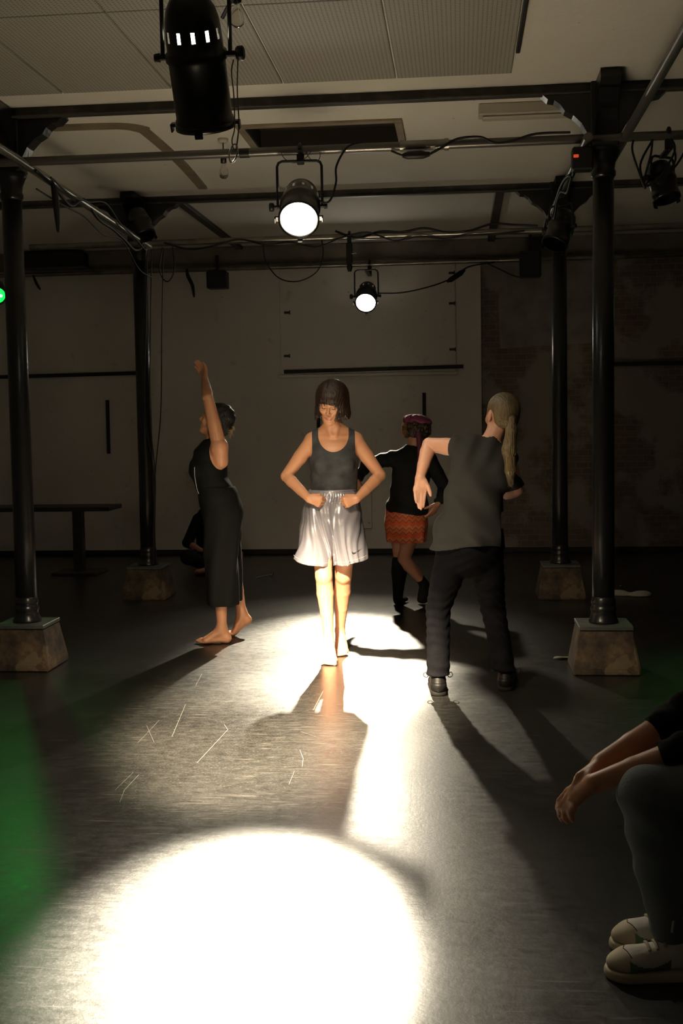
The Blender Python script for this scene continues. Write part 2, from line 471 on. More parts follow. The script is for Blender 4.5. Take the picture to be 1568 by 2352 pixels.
class Fld:
    def __init__(s): s.p = []
    def copy(s, keep=None):
        f = Fld(); f.p = [q for q in s.p if keep is None or q['t'] in keep]; return f
    def _add(s, fn, c, rad, k, sub, t): s.p.append(dict(fn=fn, c=np.asarray(c, F4), R=float(rad), k=k, sub=sub, t=t))
    def cap(s, a, b, ra, rb=None, k=.02, sub=False, t=''):
        a = np.asarray(a, F4); b = np.asarray(b, F4); rb = ra if rb is None else rb
        ba = b - a; l2 = float(max(ba @ ba, 1e-9))
        def fn(P):
            q = P - a; h = np.clip((q @ ba) / l2, 0, 1)
            return np.sqrt(((q - h[:, None] * ba) ** 2).sum(1)) - (ra + (rb - ra) * h)
        s._add(fn, (a + b) / 2, math.sqrt(l2) / 2 + max(ra, rb), k, sub, t)
    def chain(s, pts, rs, k=.015, t=''):
        for i in range(len(pts) - 1): s.cap(pts[i], pts[i + 1], rs[i], rs[i + 1], k, t=t)
    def ell(s, c, r, axes=None, k=.02, sub=False, t=''):
        c = np.asarray(c, F4); r = np.asarray(r if np.ndim(r) else (r, r, r), F4)
        A = np.eye(3, dtype=F4) if axes is None else np.asarray(axes, F4)     # rows = axes
        def fn(P):
            q = (P - c) @ A.T
            k0 = np.sqrt(((q / r) ** 2).sum(1)); k1 = np.sqrt(((q / (r * r)) ** 2).sum(1))
            return k0 * (k0 - 1) / np.maximum(k1, 1e-6)
        s._add(fn, c, r.max(), k, sub, t)
    def ec(s, a, b, ra, rb, u=(1, 0, 0), k=.03, sub=False, t=''):
        """cone with elliptical sections: radii (along u, across u) at a and b"""
        a = np.asarray(a, F4); b = np.asarray(b, F4); ax = b - a; L = float(np.linalg.norm(ax)); ax = ax / L
        u = np.asarray(u, F4); u = u - ax * (u @ ax); u = (u / np.linalg.norm(u)).astype(F4); v = np.cross(ax, u).astype(F4)
        def fn(P):
            q = P - a; w = q @ ax; h = np.clip(w / L, 0, 1)
            x = q @ u; y = q @ v; e = w - h * L
            rx = ra[0] + (rb[0] - ra[0]) * h; ry = ra[1] + (rb[1] - ra[1]) * h; rz = np.minimum(rx, ry)
            k0 = np.sqrt((x / rx) ** 2 + (y / ry) ** 2 + (e / rz) ** 2)
            k1 = np.sqrt((x / rx ** 2) ** 2 + (y / ry ** 2) ** 2 + (e / rz ** 2) ** 2)
            return k0 * (k0 - 1) / np.maximum(k1, 1e-6)
        s._add(fn, (a + b) / 2, L / 2 + max(ra + rb), k, sub, t)
    def secs(s, ss, u=(1, 0, 0), k=.03, t=''):
        """chain of elliptical sections ((x,y,z), rx, ry)"""
        for i in range(len(ss) - 1): s.ec(ss[i][0], ss[i + 1][0], ss[i][1:], ss[i + 1][1:], u, k, t=t)

def _smin(a, b, k):
    h = np.clip(.5 + .5 * (b - a) / k, 0, 1)
    return b + (a - b) * h - k * h * (1 - h)

def sdf_mesh(name, fld, g, material, parent, post=None, extra=0.0, B=8, smooth=1, pad=.02):
    pr = fld.p
    pos = [p for p in pr if not p['sub']]
    lo = np.min([p['c'] - p['R'] for p in pos], 0) - pad - extra
    hi = np.max([p['c'] + p['R'] for p in pos], 0) + pad + extra
    nb = np.maximum(np.ceil((hi - lo) / (g * B)).astype(int), 1)
    I = np.stack(np.meshgrid(*[np.arange(n) for n in nb], indexing='ij'), -1).reshape(-1, 3)
    cen = (lo + (I + .5) * g * B).astype(F4)
    half = g * B * .87
    def evaluate(P, cull_c=None, m=1):
        N = len(P) // m
        D = np.full(len(P), 1.0, F4)
        for p in pr:
            if cull_c is not None:
                sel = np.sqrt(((cull_c - p['c']) ** 2).sum(1)) < p['R'] + half + p['k'] + extra + .012
                if not sel.any(): continue
                idx = np.nonzero(np.repeat(sel, m))[0]
                d = p['fn'](P[idx]).astype(F4)
                D[idx] = -_smin(-D[idx], d, p['k']) if p['sub'] else _smin(D[idx], d, p['k'])
            else:
                d = p['fn'](P).astype(F4)
                D = -_smin(-D, d, p['k']) if p['sub'] else _smin(D, d, p['k'])
        return D if post is None else post(D, P).astype(F4)
    Dc = evaluate(cen)
    near = np.abs(Dc) < half * 1.35 + extra
    shape = nb * B + 1
    D = np.ones(shape, F4)
    sg = np.where(Dc < 0, -1, 1).astype(F4).reshape(nb)
    D[:-1, :-1, :-1] = sg.repeat(B, 0).repeat(B, 1).repeat(B, 2)
    bi = I[near]; m = (B + 1) ** 3
    loc = np.stack(np.meshgrid(*[np.arange(B + 1)] * 3, indexing='ij'), -1).reshape(-1, 3)
    for s0 in range(0, len(bi), 3000):
        bb = bi[s0:s0 + 3000]
        nodes = (bb[:, None, :] * B + loc[None]).reshape(-1, 3)
        P = (lo + nodes * g).astype(F4)
        D[nodes[:, 0], nodes[:, 1], nodes[:, 2]] = evaluate(P, (lo + (bb + .5) * g * B).astype(F4), m)
    S = D < 0
    c8 = [S[x:shape[0] - 1 + x, y:shape[1] - 1 + y, z:shape[2] - 1 + z] for x in (0, 1) for y in (0, 1) for z in (0, 1)]
    allv = np.logical_and.reduce(c8); anyv = np.logical_or.reduce(c8)
    act = anyv & ~allv
    ids = np.argwhere(act)
    if len(ids) == 0: raise RuntimeError('empty ' + name)
    vid = np.full(act.shape, -1, np.int32); vid[act] = np.arange(len(ids))
    acc = np.zeros((len(ids), 3), np.float64); cnt = np.zeros(len(ids))
    offs = [(x, y, z) for x in (0, 1) for y in (0, 1) for z in (0, 1)]
    for a in offs:
        for ax in range(3):
            if a[ax] == 1: continue
            b = list(a); b[ax] = 1
            d0 = D[ids[:, 0] + a[0], ids[:, 1] + a[1], ids[:, 2] + a[2]]; d1 = D[ids[:, 0] + b[0], ids[:, 1] + b[1], ids[:, 2] + b[2]]
            mk = (d0 < 0) != (d1 < 0)
            t = np.where(mk, d0 / np.where(mk, d0 - d1, 1), 0)
            pt = np.tile(np.array(a, float), (len(ids), 1)); pt[:, ax] += t
            acc[mk] += pt[mk]; cnt[mk] += 1
    V = lo + (ids + acc / cnt[:, None]) * g
    quads = []
    for ax in range(3):
        sl0 = [slice(None)] * 3; sl1 = [slice(None)] * 3
        sl0[ax] = slice(0, -1); sl1[ax] = slice(1, None)
        s0 = S[tuple(sl0)]; s1 = S[tuple(sl1)]
        e = np.argwhere(s0 != s1)
        o1, o2 = (ax + 1) % 3, (ax + 2) % 3
        e = e[(e[:, o1] > 0) & (e[:, o2] > 0) & (e[:, o1] < shape[o1] - 1) & (e[:, o2] < shape[o2] - 1)]
        ins = S[e[:, 0], e[:, 1], e[:, 2]]
        q = []
        for d1, d2 in ((-1, -1), (0, -1), (0, 0), (-1, 0)):
            cc = e.copy(); cc[:, o1] += d1; cc[:, o2] += d2
            q.append(vid[cc[:, 0], cc[:, 1], cc[:, 2]])
        q = np.stack(q, 1)
        q[~ins] = q[~ins][:, ::-1]
        quads.append(q)
    Q = np.concatenate(quads); Q = Q[(Q >= 0).all(1)]
    for _ in range(smooth):
        s_ = np.zeros_like(V); n_ = np.zeros(len(V))
        for i in range(4):
            np.add.at(s_, Q[:, i], V[Q[:, (i + 1) % 4]]); np.add.at(n_, Q[:, i], 1)
            np.add.at(s_, Q[:, i], V[Q[:, (i - 1) % 4]]); np.add.at(n_, Q[:, i], 1)
        V = np.where(n_[:, None] > 0, .5 * V + .5 * s_ / np.maximum(n_, 1)[:, None], V)
    me = bpy.data.meshes.new(name)
    me.vertices.add(len(V)); me.vertices.foreach_set('co', V.astype(F4).ravel())
    me.loops.add(len(Q) * 4); me.loops.foreach_set('vertex_index', Q.astype(np.int32).ravel())
    me.polygons.add(len(Q))
    me.polygons.foreach_set('loop_start', np.arange(0, len(Q) * 4, 4, dtype=np.int32))
    me.polygons.foreach_set('use_smooth', np.ones(len(Q), bool))
    me.update(calc_edges=True); me.validate()
    return link_mesh(name, me, material, parent)

def paint(obj, material, test):
    """give the faces whose centre passes the test a second material (a real colour boundary, e.g. lips, toe cap)"""
    me = obj.data; me.materials.append(M[material]); k = len(me.materials) - 1
    n = len(me.polygons); c = np.zeros(n * 3, F4); me.polygons.foreach_get('center', c); c = c.reshape(-1, 3)
    mi = np.zeros(n, np.int32); me.polygons.foreach_get('material_index', mi)
    mi[test(c)] = k; me.polygons.foreach_set('material_index', mi); me.update()

def surf_points(obj, pts, direction, off=.002):
    """drop points along a direction on to a mesh (local space), keep them off its surface a little"""
    me = obj.data
    bvh = BVHTree.FromPolygons([v.co for v in me.vertices], [p.vertices for p in me.polygons])
    d = Vector(direction).normalized(); out = []
    for p in pts:
        hit = bvh.ray_cast(Vector(p) - d * .6, d)
        out.append((hit[0] - d * off) if hit[0] is not None else Vector(p))
    return out

def lerp(a, b, t): return np.asarray(a, float) * (1 - t) + np.asarray(b, float) * t

def rot_about(v, axis, ang):
    v = np.asarray(v, float); k = _n(axis)
    return v * math.cos(ang) + np.cross(k, v) * math.sin(ang) + k * (k @ v) * (1 - math.cos(ang))

def add_hand(F, w, d, n, tdir, curl, spread=0.0, thumb=(.7, .35), sc=1.0, t='hand'):
    """w wrist, d towards the knuckles, n the way the palm faces, tdir the thumb side; curl per finger (3 joint angles)"""
    w = np.asarray(w, float); d = _n(d); n = np.asarray(n, float); n = _n(n - d * (n @ d))
    td = np.asarray(tdir, float); td = _n(td - d * (td @ d) - n * (td @ n))
    F.ec(w + d * .012 * sc, w + d * .072 * sc, (.027 * sc, .017 * sc), (.036 * sc, .0135 * sc), td, k=.014, t=t)
    F.ell(w + d * .035 * sc + td * .020 * sc + n * .008 * sc, (.016 * sc, .024 * sc, .014 * sc), np.stack([td, d, n]), k=.012, t=t)
    lens = ((.040, .024, .019), (.045, .028, .020), (.041, .026, .020), (.032, .020, .017))
    offs = (.0275, .0095, -.0090, -.0265)
    for i in range(4):
        b = w + d * (.078 - (.0, -.003, .0, .008)[i]) * sc + td * offs[i] * sc
        dirv = rot_about(d, n, -spread * (offs[i] / .0275) * np.sign(np.cross(d, td) @ n))
        pts = [b - d * .012 * sc, b]; rs = [.0095 * sc, .0094 * sc]
        ax = np.cross(dirv, n); cur = dirv
        for j in range(3):
            cur = rot_about(cur, ax, curl[i][j])
            pts.append(pts[-1] + cur * lens[i][j] * sc); rs.append((.0088, .0080, .0068)[j] * sc)
        F.chain(pts, rs, k=.004, t=t)
    a, c2 = thumb
    tb = w + d * .022 * sc + td * .024 * sc + n * .006 * sc
    d1 = _n(d * math.cos(a) + td * math.sin(a) + n * .25)
    d2 = _n(d1 * math.cos(c2) - td * math.sin(c2) * .6 + n * math.sin(c2) * .8 + d * .1)
    d3 = _n(d2 * math.cos(c2) - td * math.sin(c2) * .6 + n * math.sin(c2) * .6)
    p1 = tb + d1 * .038 * sc; p2 = p1 + d2 * .030 * sc; p3 = p2 + d3 * .022 * sc
    F.chain([tb, p1, p2, p3], [.0135 * sc, .0112 * sc, .0100 * sc, .0078 * sc], k=.006, t=t)

def add_head(F, c, f, u, sc=1.0, t='head', jaw=1.0):
    """c centre between the ears, f the way the face looks, u the crown"""
    c = np.asarray(c, float); f = _n(f); u = np.asarray(u, float); u = _n(u - f * (u @ f)); r = np.cross(f, u)
    A = np.stack([r, f, u])
    def L(x, y, z): return c + (r * x + f * y + u * z) * sc
    F.ell(L(0, -.010, .030), np.array((.074, .094, .086)) * sc, A, k=.02, t=t)
    F.ec(L(0, .030, .012), L(0, .040, -.078), (.064 * sc, .060 * sc), (.042 * sc * jaw, .042 * sc), r, k=.02, t=t)
    F.ell(L(0, .066, -.100), np.array((.020, .016, .016)) * sc, A, k=.014, t=t)
    for s_ in (-1, 1):
        F.cap(L(.056 * s_, .002, -.045), L(.018 * s_, .060, -.096), .014 * sc, .014 * sc, k=.018, t=t)
        F.ell(L(.038 * s_, .062, -.022), np.array((.022, .020, .022)) * sc, A, k=.02, t=t)
        F.ell(L(.031 * s_, .096, .006), np.array((.017, .012, .011)) * sc, A, k=.010, sub=True, t=t)
        F.ell(L(.031 * s_, .0755, .004), np.array((.0135, .0125, .0120)) * sc, A, k=.003, t=t)
        F.ell(L(.0105 * s_, .093, -.033), np.array((.0075, .009, .0065)) * sc, A, k=.006, t=t)
        F.ell(L(.076 * s_, -.010, -.006), np.array((.008, .019, .031)) * sc, A, k=.006, t=t)
    F.cap(L(-.030, .0805, .024), L(.030, .0805, .024), .0095 * sc, .0095 * sc, k=.014, t=t)
    F.cap(L(0, .086, .016), L(0, .105, -.026), .0062 * sc, .0098 * sc, k=.008, t=t)
    F.cap(L(-.019, .080, -.0600), L(.019, .080, -.0600), .0058 * sc, .0058 * sc, k=.008, t=t)
    F.ell(L(0, .0845, -.0605), np.array((.014, .0045, .0042)) * sc, A, k=.006, t=t)
    F.ell(L(0, .0835, -.0712), np.array((.015, .0048, .0048)) * sc, A, k=.006, t=t)
    F.ell(L(0, .0915, -.0660), np.array((.023, .007, .0016)) * sc, A, k=.002, sub=True, t=t)
    return L

def foot_flat(F, ank, heel, ball, toes_dir, width=.040, t='foot', toes=True):
    """bare foot on the floor: ankle joint, heel and ball points (near the floor), direction of the toes"""
    ank = np.asarray(ank, float); heel = np.asarray(heel, float); ball = np.asarray(ball, float)
    td = _n(toes_dir); side = _n(np.cross(td, (0, 0, 1)))
    F.ell(heel + np.array((0, 0, .004)), (.030, .030, .028), k=.02, t=t)
    F.cap(ank, lerp(ank, heel, .75), .032, .030, k=.025, t=t)
    F.ec(lerp(ank, heel, .3) + td * .02, ball + np.array((0, 0, .006)), (.034, .032), (width, .019), side, k=.025, t=t)
    F.ec(heel, ball, (.027, .022), (width * .95, .017), side, k=.02, t=t)
    if toes:
        for i in range(5):
            o = (.030, .014, 0, -.013, -.026)[i] * width / .040
            ln = (.052, .050, .046, .040, .032)[i]; r_ = (.0125, .0095, .009, .0085, .0085)[i]
            b = ball + side * o - td * .004 * i
            F.chain([b, b + td * ln * .55 + np.array((0, 0, .003)), b + td * ln - np.array((0, 0, .005))], [r_ * 1.15, r_, r_ * .95], k=.006, t=t)

# ================================================================== THE ROOM
YB, XL, XR, YF, ZC = 12.5, -5.9, 4.1, -3.2, 3.2      # back wall, side walls, front wall, ceiling
def struct(name, mb, material, parent=None):
    o = mb.build(name, material, parent)
    if parent is None: o['kind'] = 'structure'
    return o

struct('floor', MB().box((XL, YF, -.1), (XR, YB + .2, 0)), 'floor')
HX0, HX1, HY0, HY1 = -1.30, -.365, 7.30, 7.96             # ceiling hatch
cb = MB()
cb.box((XL, YF, ZC), (HX0, YB + .2, ZC + .15)).box((HX1, YF, ZC), (XR, YB + .2, ZC + .15))
cb.box((HX0, YF, ZC), (HX1, HY0, ZC + .15)).box((HX0, HY1, ZC), (HX1, YB + .2, ZC + .15))
ceiling = struct('ceiling', cb, 'ceiling')
wall_back = struct('wall_back', MB().box((XL, YB, 0), (.222, YB + .2, ZC)), 'wall')
struct('wall_back_brick', MB().box((.222, YB + .045, 0), (XR, YB + .2, ZC)), 'brick')
struct('wall_left', MB().box((XL - .2, YF, 0), (XL, YB + .2, ZC)), 'wall')
struct('wall_right', MB().box((XR, YF, 0), (XR + .2, YB + .2, ZC)), 'dark_wall')
struct('wall_front', MB().box((XL, YF - .2, 0), (XR, YF, ZC)), 'wall')
bb = MB(); bb.bbox((XL, YB - .018, 0), (.222, YB, .055), .004)
struct('baseboard_back', bb, 'black_paint')
bb = MB(); bb.bbox((.222, YB + .027, 0), (XR, YB + .045, .055), .004)
struct('baseboard_brick', bb, 'black_paint')
# plaster patch on the bare brick
pp = MB(); pp.prism([(.42, 2.12), (1.42, 2.16), (1.40, 3.05), (.45, 3.06), (.40, 2.6)], YB + .028, YB + .05)
pp.build('plaster_patch', 'patch', bpy.data.objects['wall_back_brick'])
# soffit beam under the ceiling along the back wall
struct('trim_1', MB().bbox((XL, YB - .30, 3.005), (XR, YB, ZC), .01), 'soffit')

# closed shutter panel let into the back wall, with hinges and a black batten below
sh = MB()
sh.bbox((-1.865, YB - .022, 1.895), (-.035, YB + .01, 3.0), .006)
shutter = tag(sh.build('wall_shutter', 'wall'), 'closed painted shutter panel with small hinges on the back wall', 'shutter')
for x, zz in ((-1.79, 2.54), (-1.80, 2.09), (-.075, 2.90), (-.075, 2.59), (-.075, 2.12)):
    h = MB(); h.bbox((x - .03, YB - .030, zz - .012), (x + .03, YB - .021, zz + .012), .003); h.tube([(x + .03, YB - .028, zz - .02), (x + .03, YB - .028, zz + .02)], .006, 8)
    h.build('hinge', 'beam', shutter)
MB().bbox((-1.90, YB - .05, 1.862), (-.02, YB - .0, 1.893), .006).build('ledge', 'wall', shutter)
bt = MB()
for x0, x1, z0, z1, lab, in ((-1.83, .035, 1.925, 1.942, 'black batten along the bottom of the closed shutter panel'),
                            (-5.6, -3.40, 1.928, 1.945, 'black batten on the back wall left of the far left column'),
                            (1.55, 3.6, 1.935, 1.930, 'black batten on the dark wall behind the right columns')):
    m_ = MB(); m_.prism([(x0, z0 - .019), (x1, z1 - .019), (x1, z1 + .019), (x0, z0 + .019)], YB - .05, YB - .022 if x1 < 1 and x0 > -2 else YB + .05 if x0 > 1 else YB)
    tag(m_.build('wall_batten', 'black_paint'), lab, 'batten')
for x, z0, z1, lab in ((-3.74, 1.095, 1.665, 'upright black bar on the wall between the two left columns'),
                       (-.374, .95, 1.68, 'upright black bar on the wall behind the woman in the plum beret'),
                       (-1.48, 1.05, 1.56, 'upright black bar on the wall behind the bobbed woman')):
    m_ = MB(); m_.tube([(x, YB - .03, z0), (x + .004, YB - .03, z1)], .019, 10)
    for zz in (z0 + .06, z1 - .06): m_.bbox((x - .012, YB - .03, zz - .012), (x + .012, YB, zz + .012), .003)
    tag(m_.build('wall_bar', 'black_paint'), lab, 'wall bar')
m_ = MB(); m_.bbox((-1.03, YB - .05, .27), (-.93, YB, .66), .006); m_.bbox((-1.04, YB - .056, .655), (-.92, YB, .675), .004)
tag(m_.build('wall_box', 'wall'), 'small upright pipe casing low on the back wall', 'casing')

# steel beams across the room (lower flange and web show under the ceiling)
for i, (yb, lab) in enumerate(((1.25, None), (4.0, None), (6.68, None), (9.42, None))):
    z0 = 3.142
    m_ = MB(); m_.bbox((XL, yb - .030, z0), (XR, yb + .030, z0 + .012), .003); m_.box((XL, yb - .005, z0 + .014), (XR, yb + .005, ZC))
    struct('trim_%d' % (i + 2), m_, 'beam')
# flat ceiling bars running to the back wall
for x, lab in ((-2.226, 'dark flat ceiling bar running to the back wall near the far left column'), (.323, 'dark flat ceiling bar running to the back wall near the far right column')):
    m_ = MB(); m_.bbox((x - .035, 9.5, 3.165), (x + .035, YB - .3, ZC), .004)
    tag(m_.build('ceiling_bar', 'beam'), lab, 'ceiling bar')

# perforated boards under the near part of the ceiling, each its own panel
pb = MB(); pb.bbox((-.294, -.6, -.006), (.294, .6, .006), .002); pme = pb.mesh('perforated_panel'); pme.materials.append(M['perf'])
for ix in range(6):
    for iy in range(5):
        o = bpy.data.objects.new('perforated_panel', pme); COL.objects.link(o)
        o.parent = ceiling; o.location = (-.015 - .597 * ix, 5.79 - 1.21 * iy, ZC - .006)
# plain black strip at the panels' right edge
MB().bbox((.285, 3.0, ZC - .022), (.305, 6.02, ZC), .003).build('edge_strip', 'black_paint', ceiling)

# hatch: frame, liner and dark inside
ht = empty('ceiling_hatch', ((HX0 + HX1) / 2, (HY0 + HY1) / 2, ZC)); tag(ht, 'dark rectangular hatch with brown frame in the pale ceiling', 'hatch')
hx, hy = (HX1 - HX0) / 2, (HY1 - HY0) / 2
for lo, hi in (((-hx - .035, -hy - .035, -.018), (hx + .035, -hy + .012, .006)), ((-hx - .035, hy - .012, -.018), (hx + .035, hy + .035, .006)),
               ((-hx - .035, -hy + .012, -.018), (-hx + .012, hy - .012, .006)), ((hx - .012, -hy + .012, -.018), (hx + .035, hy - .012, .006))):
    MB().bbox(lo, hi, .004).build('frame_rail', 'trunk', ht)
m_ = MB()
for lo, hi in (((-hx, -hy, 0), (hx, -hy + .01, .15)), ((-hx, hy - .01, 0), (hx, hy, .15)), ((-hx, -hy, 0), (-hx + .01, hy, .15)), ((hx - .01, -hy, 0), (hx, hy, .15))): m_.box(lo, hi)
m_.build('liner', 'hatch_in', ht)
m_ = MB(); m_.box((-hx, -hy, .12), (hx, hy, .15)); m_.build('lid', 'hatch_in', ht)
# brown trunking bent round a corner on the ceiling
pts = spline([(-2.42, 7.12), (-2.1, 7.13), (-1.99, 7.15), (-1.915, 7.22), (-1.895, 7.36), (-1.89, 8.2), (-1.93, 9.1)], 5)
m_ = MB(); v = []; f = []
for i, p in enumerate(pts):
    d = (pts[min(i + 1, len(pts) - 1)] - pts[max(i - 1, 0)]).normalized(); nn = Vector((-d.y, d.x)) * (.046 if i < len(pts) * .6 else .032)
    for sgn in (1, -1):
        for z in (ZC, ZC - .018): v.append((p.x + nn.x * sgn, p.y + nn.y * sgn, z))
for i in range(len(pts) - 1):
    a, b = i * 4, i * 4 + 4
    f += [(a + 1, b + 1, b, a), (a + 2, b + 2, b + 3, a + 3), (a + 3, b + 3, b + 1, a + 1)]
f += [(0, 2, 3, 1), (len(v) - 4, len(v) - 3, len(v) - 1, len(v) - 2)]
m_.add(v, f); tag(m_.build('ceiling_trunking', 'trunk'), 'brown cable trunking bent round a corner on the ceiling', 'trunking')
m_ = MB(); m_.bbox((.12, 7.00, 3.135), (.66, 7.12, ZC), .006); m_.bbox((.14, 7.02, 3.118), (.64, 7.10, 3.136), .008)
tag(m_.build('strip_fixture', 'cream'), 'unlit strip light fitting on the ceiling near the right column', 'ceiling light')

# ------------------------------------------------------------------ cast-iron columns on stained plinths
def make_column(loc, label):
    x, y = loc
    t = empty('iron_column', (x, y, 0)); tag(t, label, 'column', 'cast iron columns')
    hp, s2 = .265, .1465
    # plinth: slightly battered block with a proud dark cap plate
    m = MB(); b2 = s2 + .034; a2 = s2 - .004
    v = [(-b2, -b2, 0), (b2, -b2, 0), (b2, b2, 0), (-b2, b2, 0), (-b2, -b2, .03), (b2, -b2, .03), (b2, b2, .03), (-b2, b2, .03),
         (-a2, -a2, hp - .022), (a2, -a2, hp - .022), (a2, a2, hp - .022), (-a2, a2, hp - .022)]
    f = [(0, 3, 2, 1), (8, 9, 10, 11)]
    for i in range(4):
        j = (i + 1) % 4; f += [(i, j, j + 4, i + 4), (i + 4, j + 4, j + 8, i + 8)]
    bm = bmesh.new(); bv = [bm.verts.new(p) for p in v]
    for q in f: bm.faces.new([bv[i] for i in q])
    bmesh.ops.bevel(bm, geom=list(bm.edges), offset=.006, segments=2, affect='EDGES')
    me = bpy.data.meshes.new('plinth'); bm.to_mesh(me); bm.free(); link_mesh('plinth', me, 'plinth', t)
    MB().bbox((-s2, -s2, hp - .022), (s2, s2, hp), .003).build('plinth_cap', 'plinth_cap', t)
    MB().lathe([(.0, hp - .001), (.083, hp), (.083, hp + .010), (.076, hp + .022), (.069, hp + .045), (.066, hp + .065), (.071, hp + .072), (.071, hp + .084), (.065, hp + .092), (.064, hp + .105), (.068, hp + .112), (.068, hp + .122), (.063, hp + .132), (.060, hp + .16), (0, hp + .16)], 32).build('base', 'iron', t)
    MB().lathe([(0, hp + .10), (.0615, hp + .10), (.0605, .8), (.0585, 1.6), (.0565, 2.73), (0, 2.73)], 32).build('shaft', 'iron', t)
    MB().lathe([(0, 2.70), (.058, 2.70), (.066, 2.715), (.066, 2.735), (.060, 2.745), (.064, 2.78), (.080, 2.82), (.088, 2.835), (.088, 2.86), (.06, 2.865), (0, 2.865)], 32).build('capital', 'iron', t)
    m = MB(); m.bbox((-.075, -.075, 2.855), (.075, .075, ZC), .006); m.build('head_block', 'iron', t)
    prof = [(.05, 3.19), (.32, 3.19), (.335, 3.150), (.30, 3.118), (.265, 3.112), (.235, 3.090), (.21, 3.055), (.165, 3.03), (.12, 2.985), (.09, 2.93), (.05, 2.88)]
    for k in range(4):
        MB().prism(prof, -.052, .052, Matrix.Rotation(k * math.pi / 2, 4, 'Z')).build('console', 'iron', t)
    return t
cols = [make_column(p, l) for p, l in (((-2.545, 6.745), 'near black iron column at the left edge, on a brown stained plinth with a green lit top'),
                                      ((.785, 6.715), 'near black iron column on the right, flaked paint, on a plinth green lit only on its right half'),
                                      ((-2.535, 9.464), 'far black iron column on the left, with thin cables hanging beside it'),
                                      ((.772, 9.464), 'far black iron column on the right, behind the blonde dancer'))]

# ------------------------------------------------------------------ lighting bars
def bar(name, a, b, r, material, label, group=None):
    return tag(MB().tube([a, b], r, 20).build(name, material), label, 'pipe', group)
bar('lighting_bar', (XL + .3, 6.655, 2.892), (XR - .2, 6.655, 2.905), .0245, 'pipe_dark', 'near cross pipe that carries the larger lit stage light')
bar('lighting_bar', (-3.4, 9.372, 2.828), (XR - .2, 9.372, 2.836), .0245, 'pipe', 'far cross pipe between the two far columns')
bar('lighting_bar', (-5.2, 12.08, 2.955), (2.2, 12.08, 2.965), .022, 'pipe', 'back cross pipe under the soffit beam that carries the smaller lit stage light')
bar('lighting_bar', (-3.2, 4.02, 2.985), (2.6, 4.02, 2.985), .0245, 'pipe_dark', 'cross pipe overhead that carries the nearest black stage light')
bar('lighting_bar', (-2.42, 4.0, 2.955), (-2.42, 9.33, 2.800), .0245, 'pipe', 'lengthwise pipe joining the heads of the two left columns')
bar('lighting_bar', (.900, 3.6, 2.945), (.895, 7.3, 2.900), .0245, 'pipe_dark', 'lengthwise pipe passing right of the near right column head')
bar('lighting_bar', (.682, 6.5, 2.875), (.668, 9.31, 2.868), .0245, 'pipe_dark', 'lengthwise pipe left of the heads of the two right columns')
# sleeves and tape on the near bar
sl = MB(); sl.tube([(-.30, 6.655, 2.900), (-.06, 6.655, 2.901)], .0285, 20)
for x in (-.30, -.06): sl.tube([(x - .012, 6.655, 2.900), (x + .012, 6.655, 2.900)], .033, 16)
tag(sl.build('pipe_sleeve', 'pipe'), 'joining sleeve on the near cross pipe right of the hatch', 'sleeve')
tag(MB().tube([(-1.20, 6.655, 2.896), (-1.145, 6.655, 2.896)], .0262, 20).build('tape_band', 'tape'), 'band of black tape round the near cross pipe left of the hatch', 'tape')

def cable(pts, r, label, name='cable', material='cable', n=6, cat='cable', group=None):
    return tag(MB().tube(spline(pts, n), r, 7).build(name, material), label, cat, group)
cable([(-.87, 6.60, 2.70), (-.72, 6.60, 2.60), (-.665, 6.61, 2.70), (-.66, 6.62, 2.80), (-.60, 6.63, 2.90), (-.52, 6.655, 2.93)], .006, 'cable looping from the larger lit stage light up to the near pipe')
cable([(-.36, 6.63, 2.872), (-.30, 6.625, 2.846), (-.25, 6.62, 2.842)], .006, 'short cable leading into the black plug under the near pipe')
pl = MB(); pl.tube([(-.30, 6.62, 2.842), (-.285, 6.62, 2.842), (-.27, 6.62, 2.842), (-.19, 6.62, 2.842), (-.175, 6.62, 2.842), (-.15, 6.62, 2.846)], [.010, .017, .021, .022, .018, .012], 12)
tag(pl.build('cable_plug', 'cable'), 'black in-line cable plug hanging under the near pipe', 'plug')
cable([(-.15, 6.62, 2.845), (-.08, 6.62, 2.88), (0, 6.62, 2.92), (.12, 6.62, 2.925), (.20, 6.62, 2.89), (.30, 6.62, 2.90), (.42, 6.62, 2.93), (.6, 6.62, 2.93)], .007, 'wavy black cable draped along the near pipe right of the plug')
rng = random.Random(9)
def wavy(a, b, amp, n, r, label, seed, **kw):
    q = random.Random(seed); a = Vector(a); b = Vector(b)
    pts = [a.lerp(b, i / n) + Vector((0, q.uniform(-.02, .02), q.uniform(-amp, amp) - amp * .4 * math.sin(i * 1.3))) for i in range(n + 1)]
    return cable(pts, r, label, **kw)
wavy((-2.3, 9.34, 2.80), (.5, 9.34, 2.82), .035, 14, .007, 'thin black cable wandering along the far pipe', 1)
wavy((-.95, 9.35, 2.85), (.6, 9.35, 2.87), .03, 9, .009, 'thicker black cable lying over the right half of the far pipe', 2)
wavy((-2.40, 6.75, 2.86), (-2.42, 9.2, 2.74), .05, 8, .011, 'thick black cable slung under the left lengthwise pipe', 3)
wavy((-2.36, 6.9, 2.90), (-2.38, 9.1, 2.80), .06, 6, .006, 'thin black cable twisted over the left lengthwise pipe', 4)
wavy((-2.40, 6.75, 2.72), (-2.36, 9.2, 2.62), .09, 6, .005, 'slack thin cable hanging between the left columns', 5)
wavy((.655, 6.75, 2.83), (.635, 9.2, 2.80), .05, 9, .010, 'thick black cable bundle along the lengthwise pipe between the right columns', 6)
wavy((.63, 6.9, 2.79), (.62, 9.0, 2.74), .06, 9, .006, 'thin black cable looping under the lengthwise pipe between the right columns', 7)
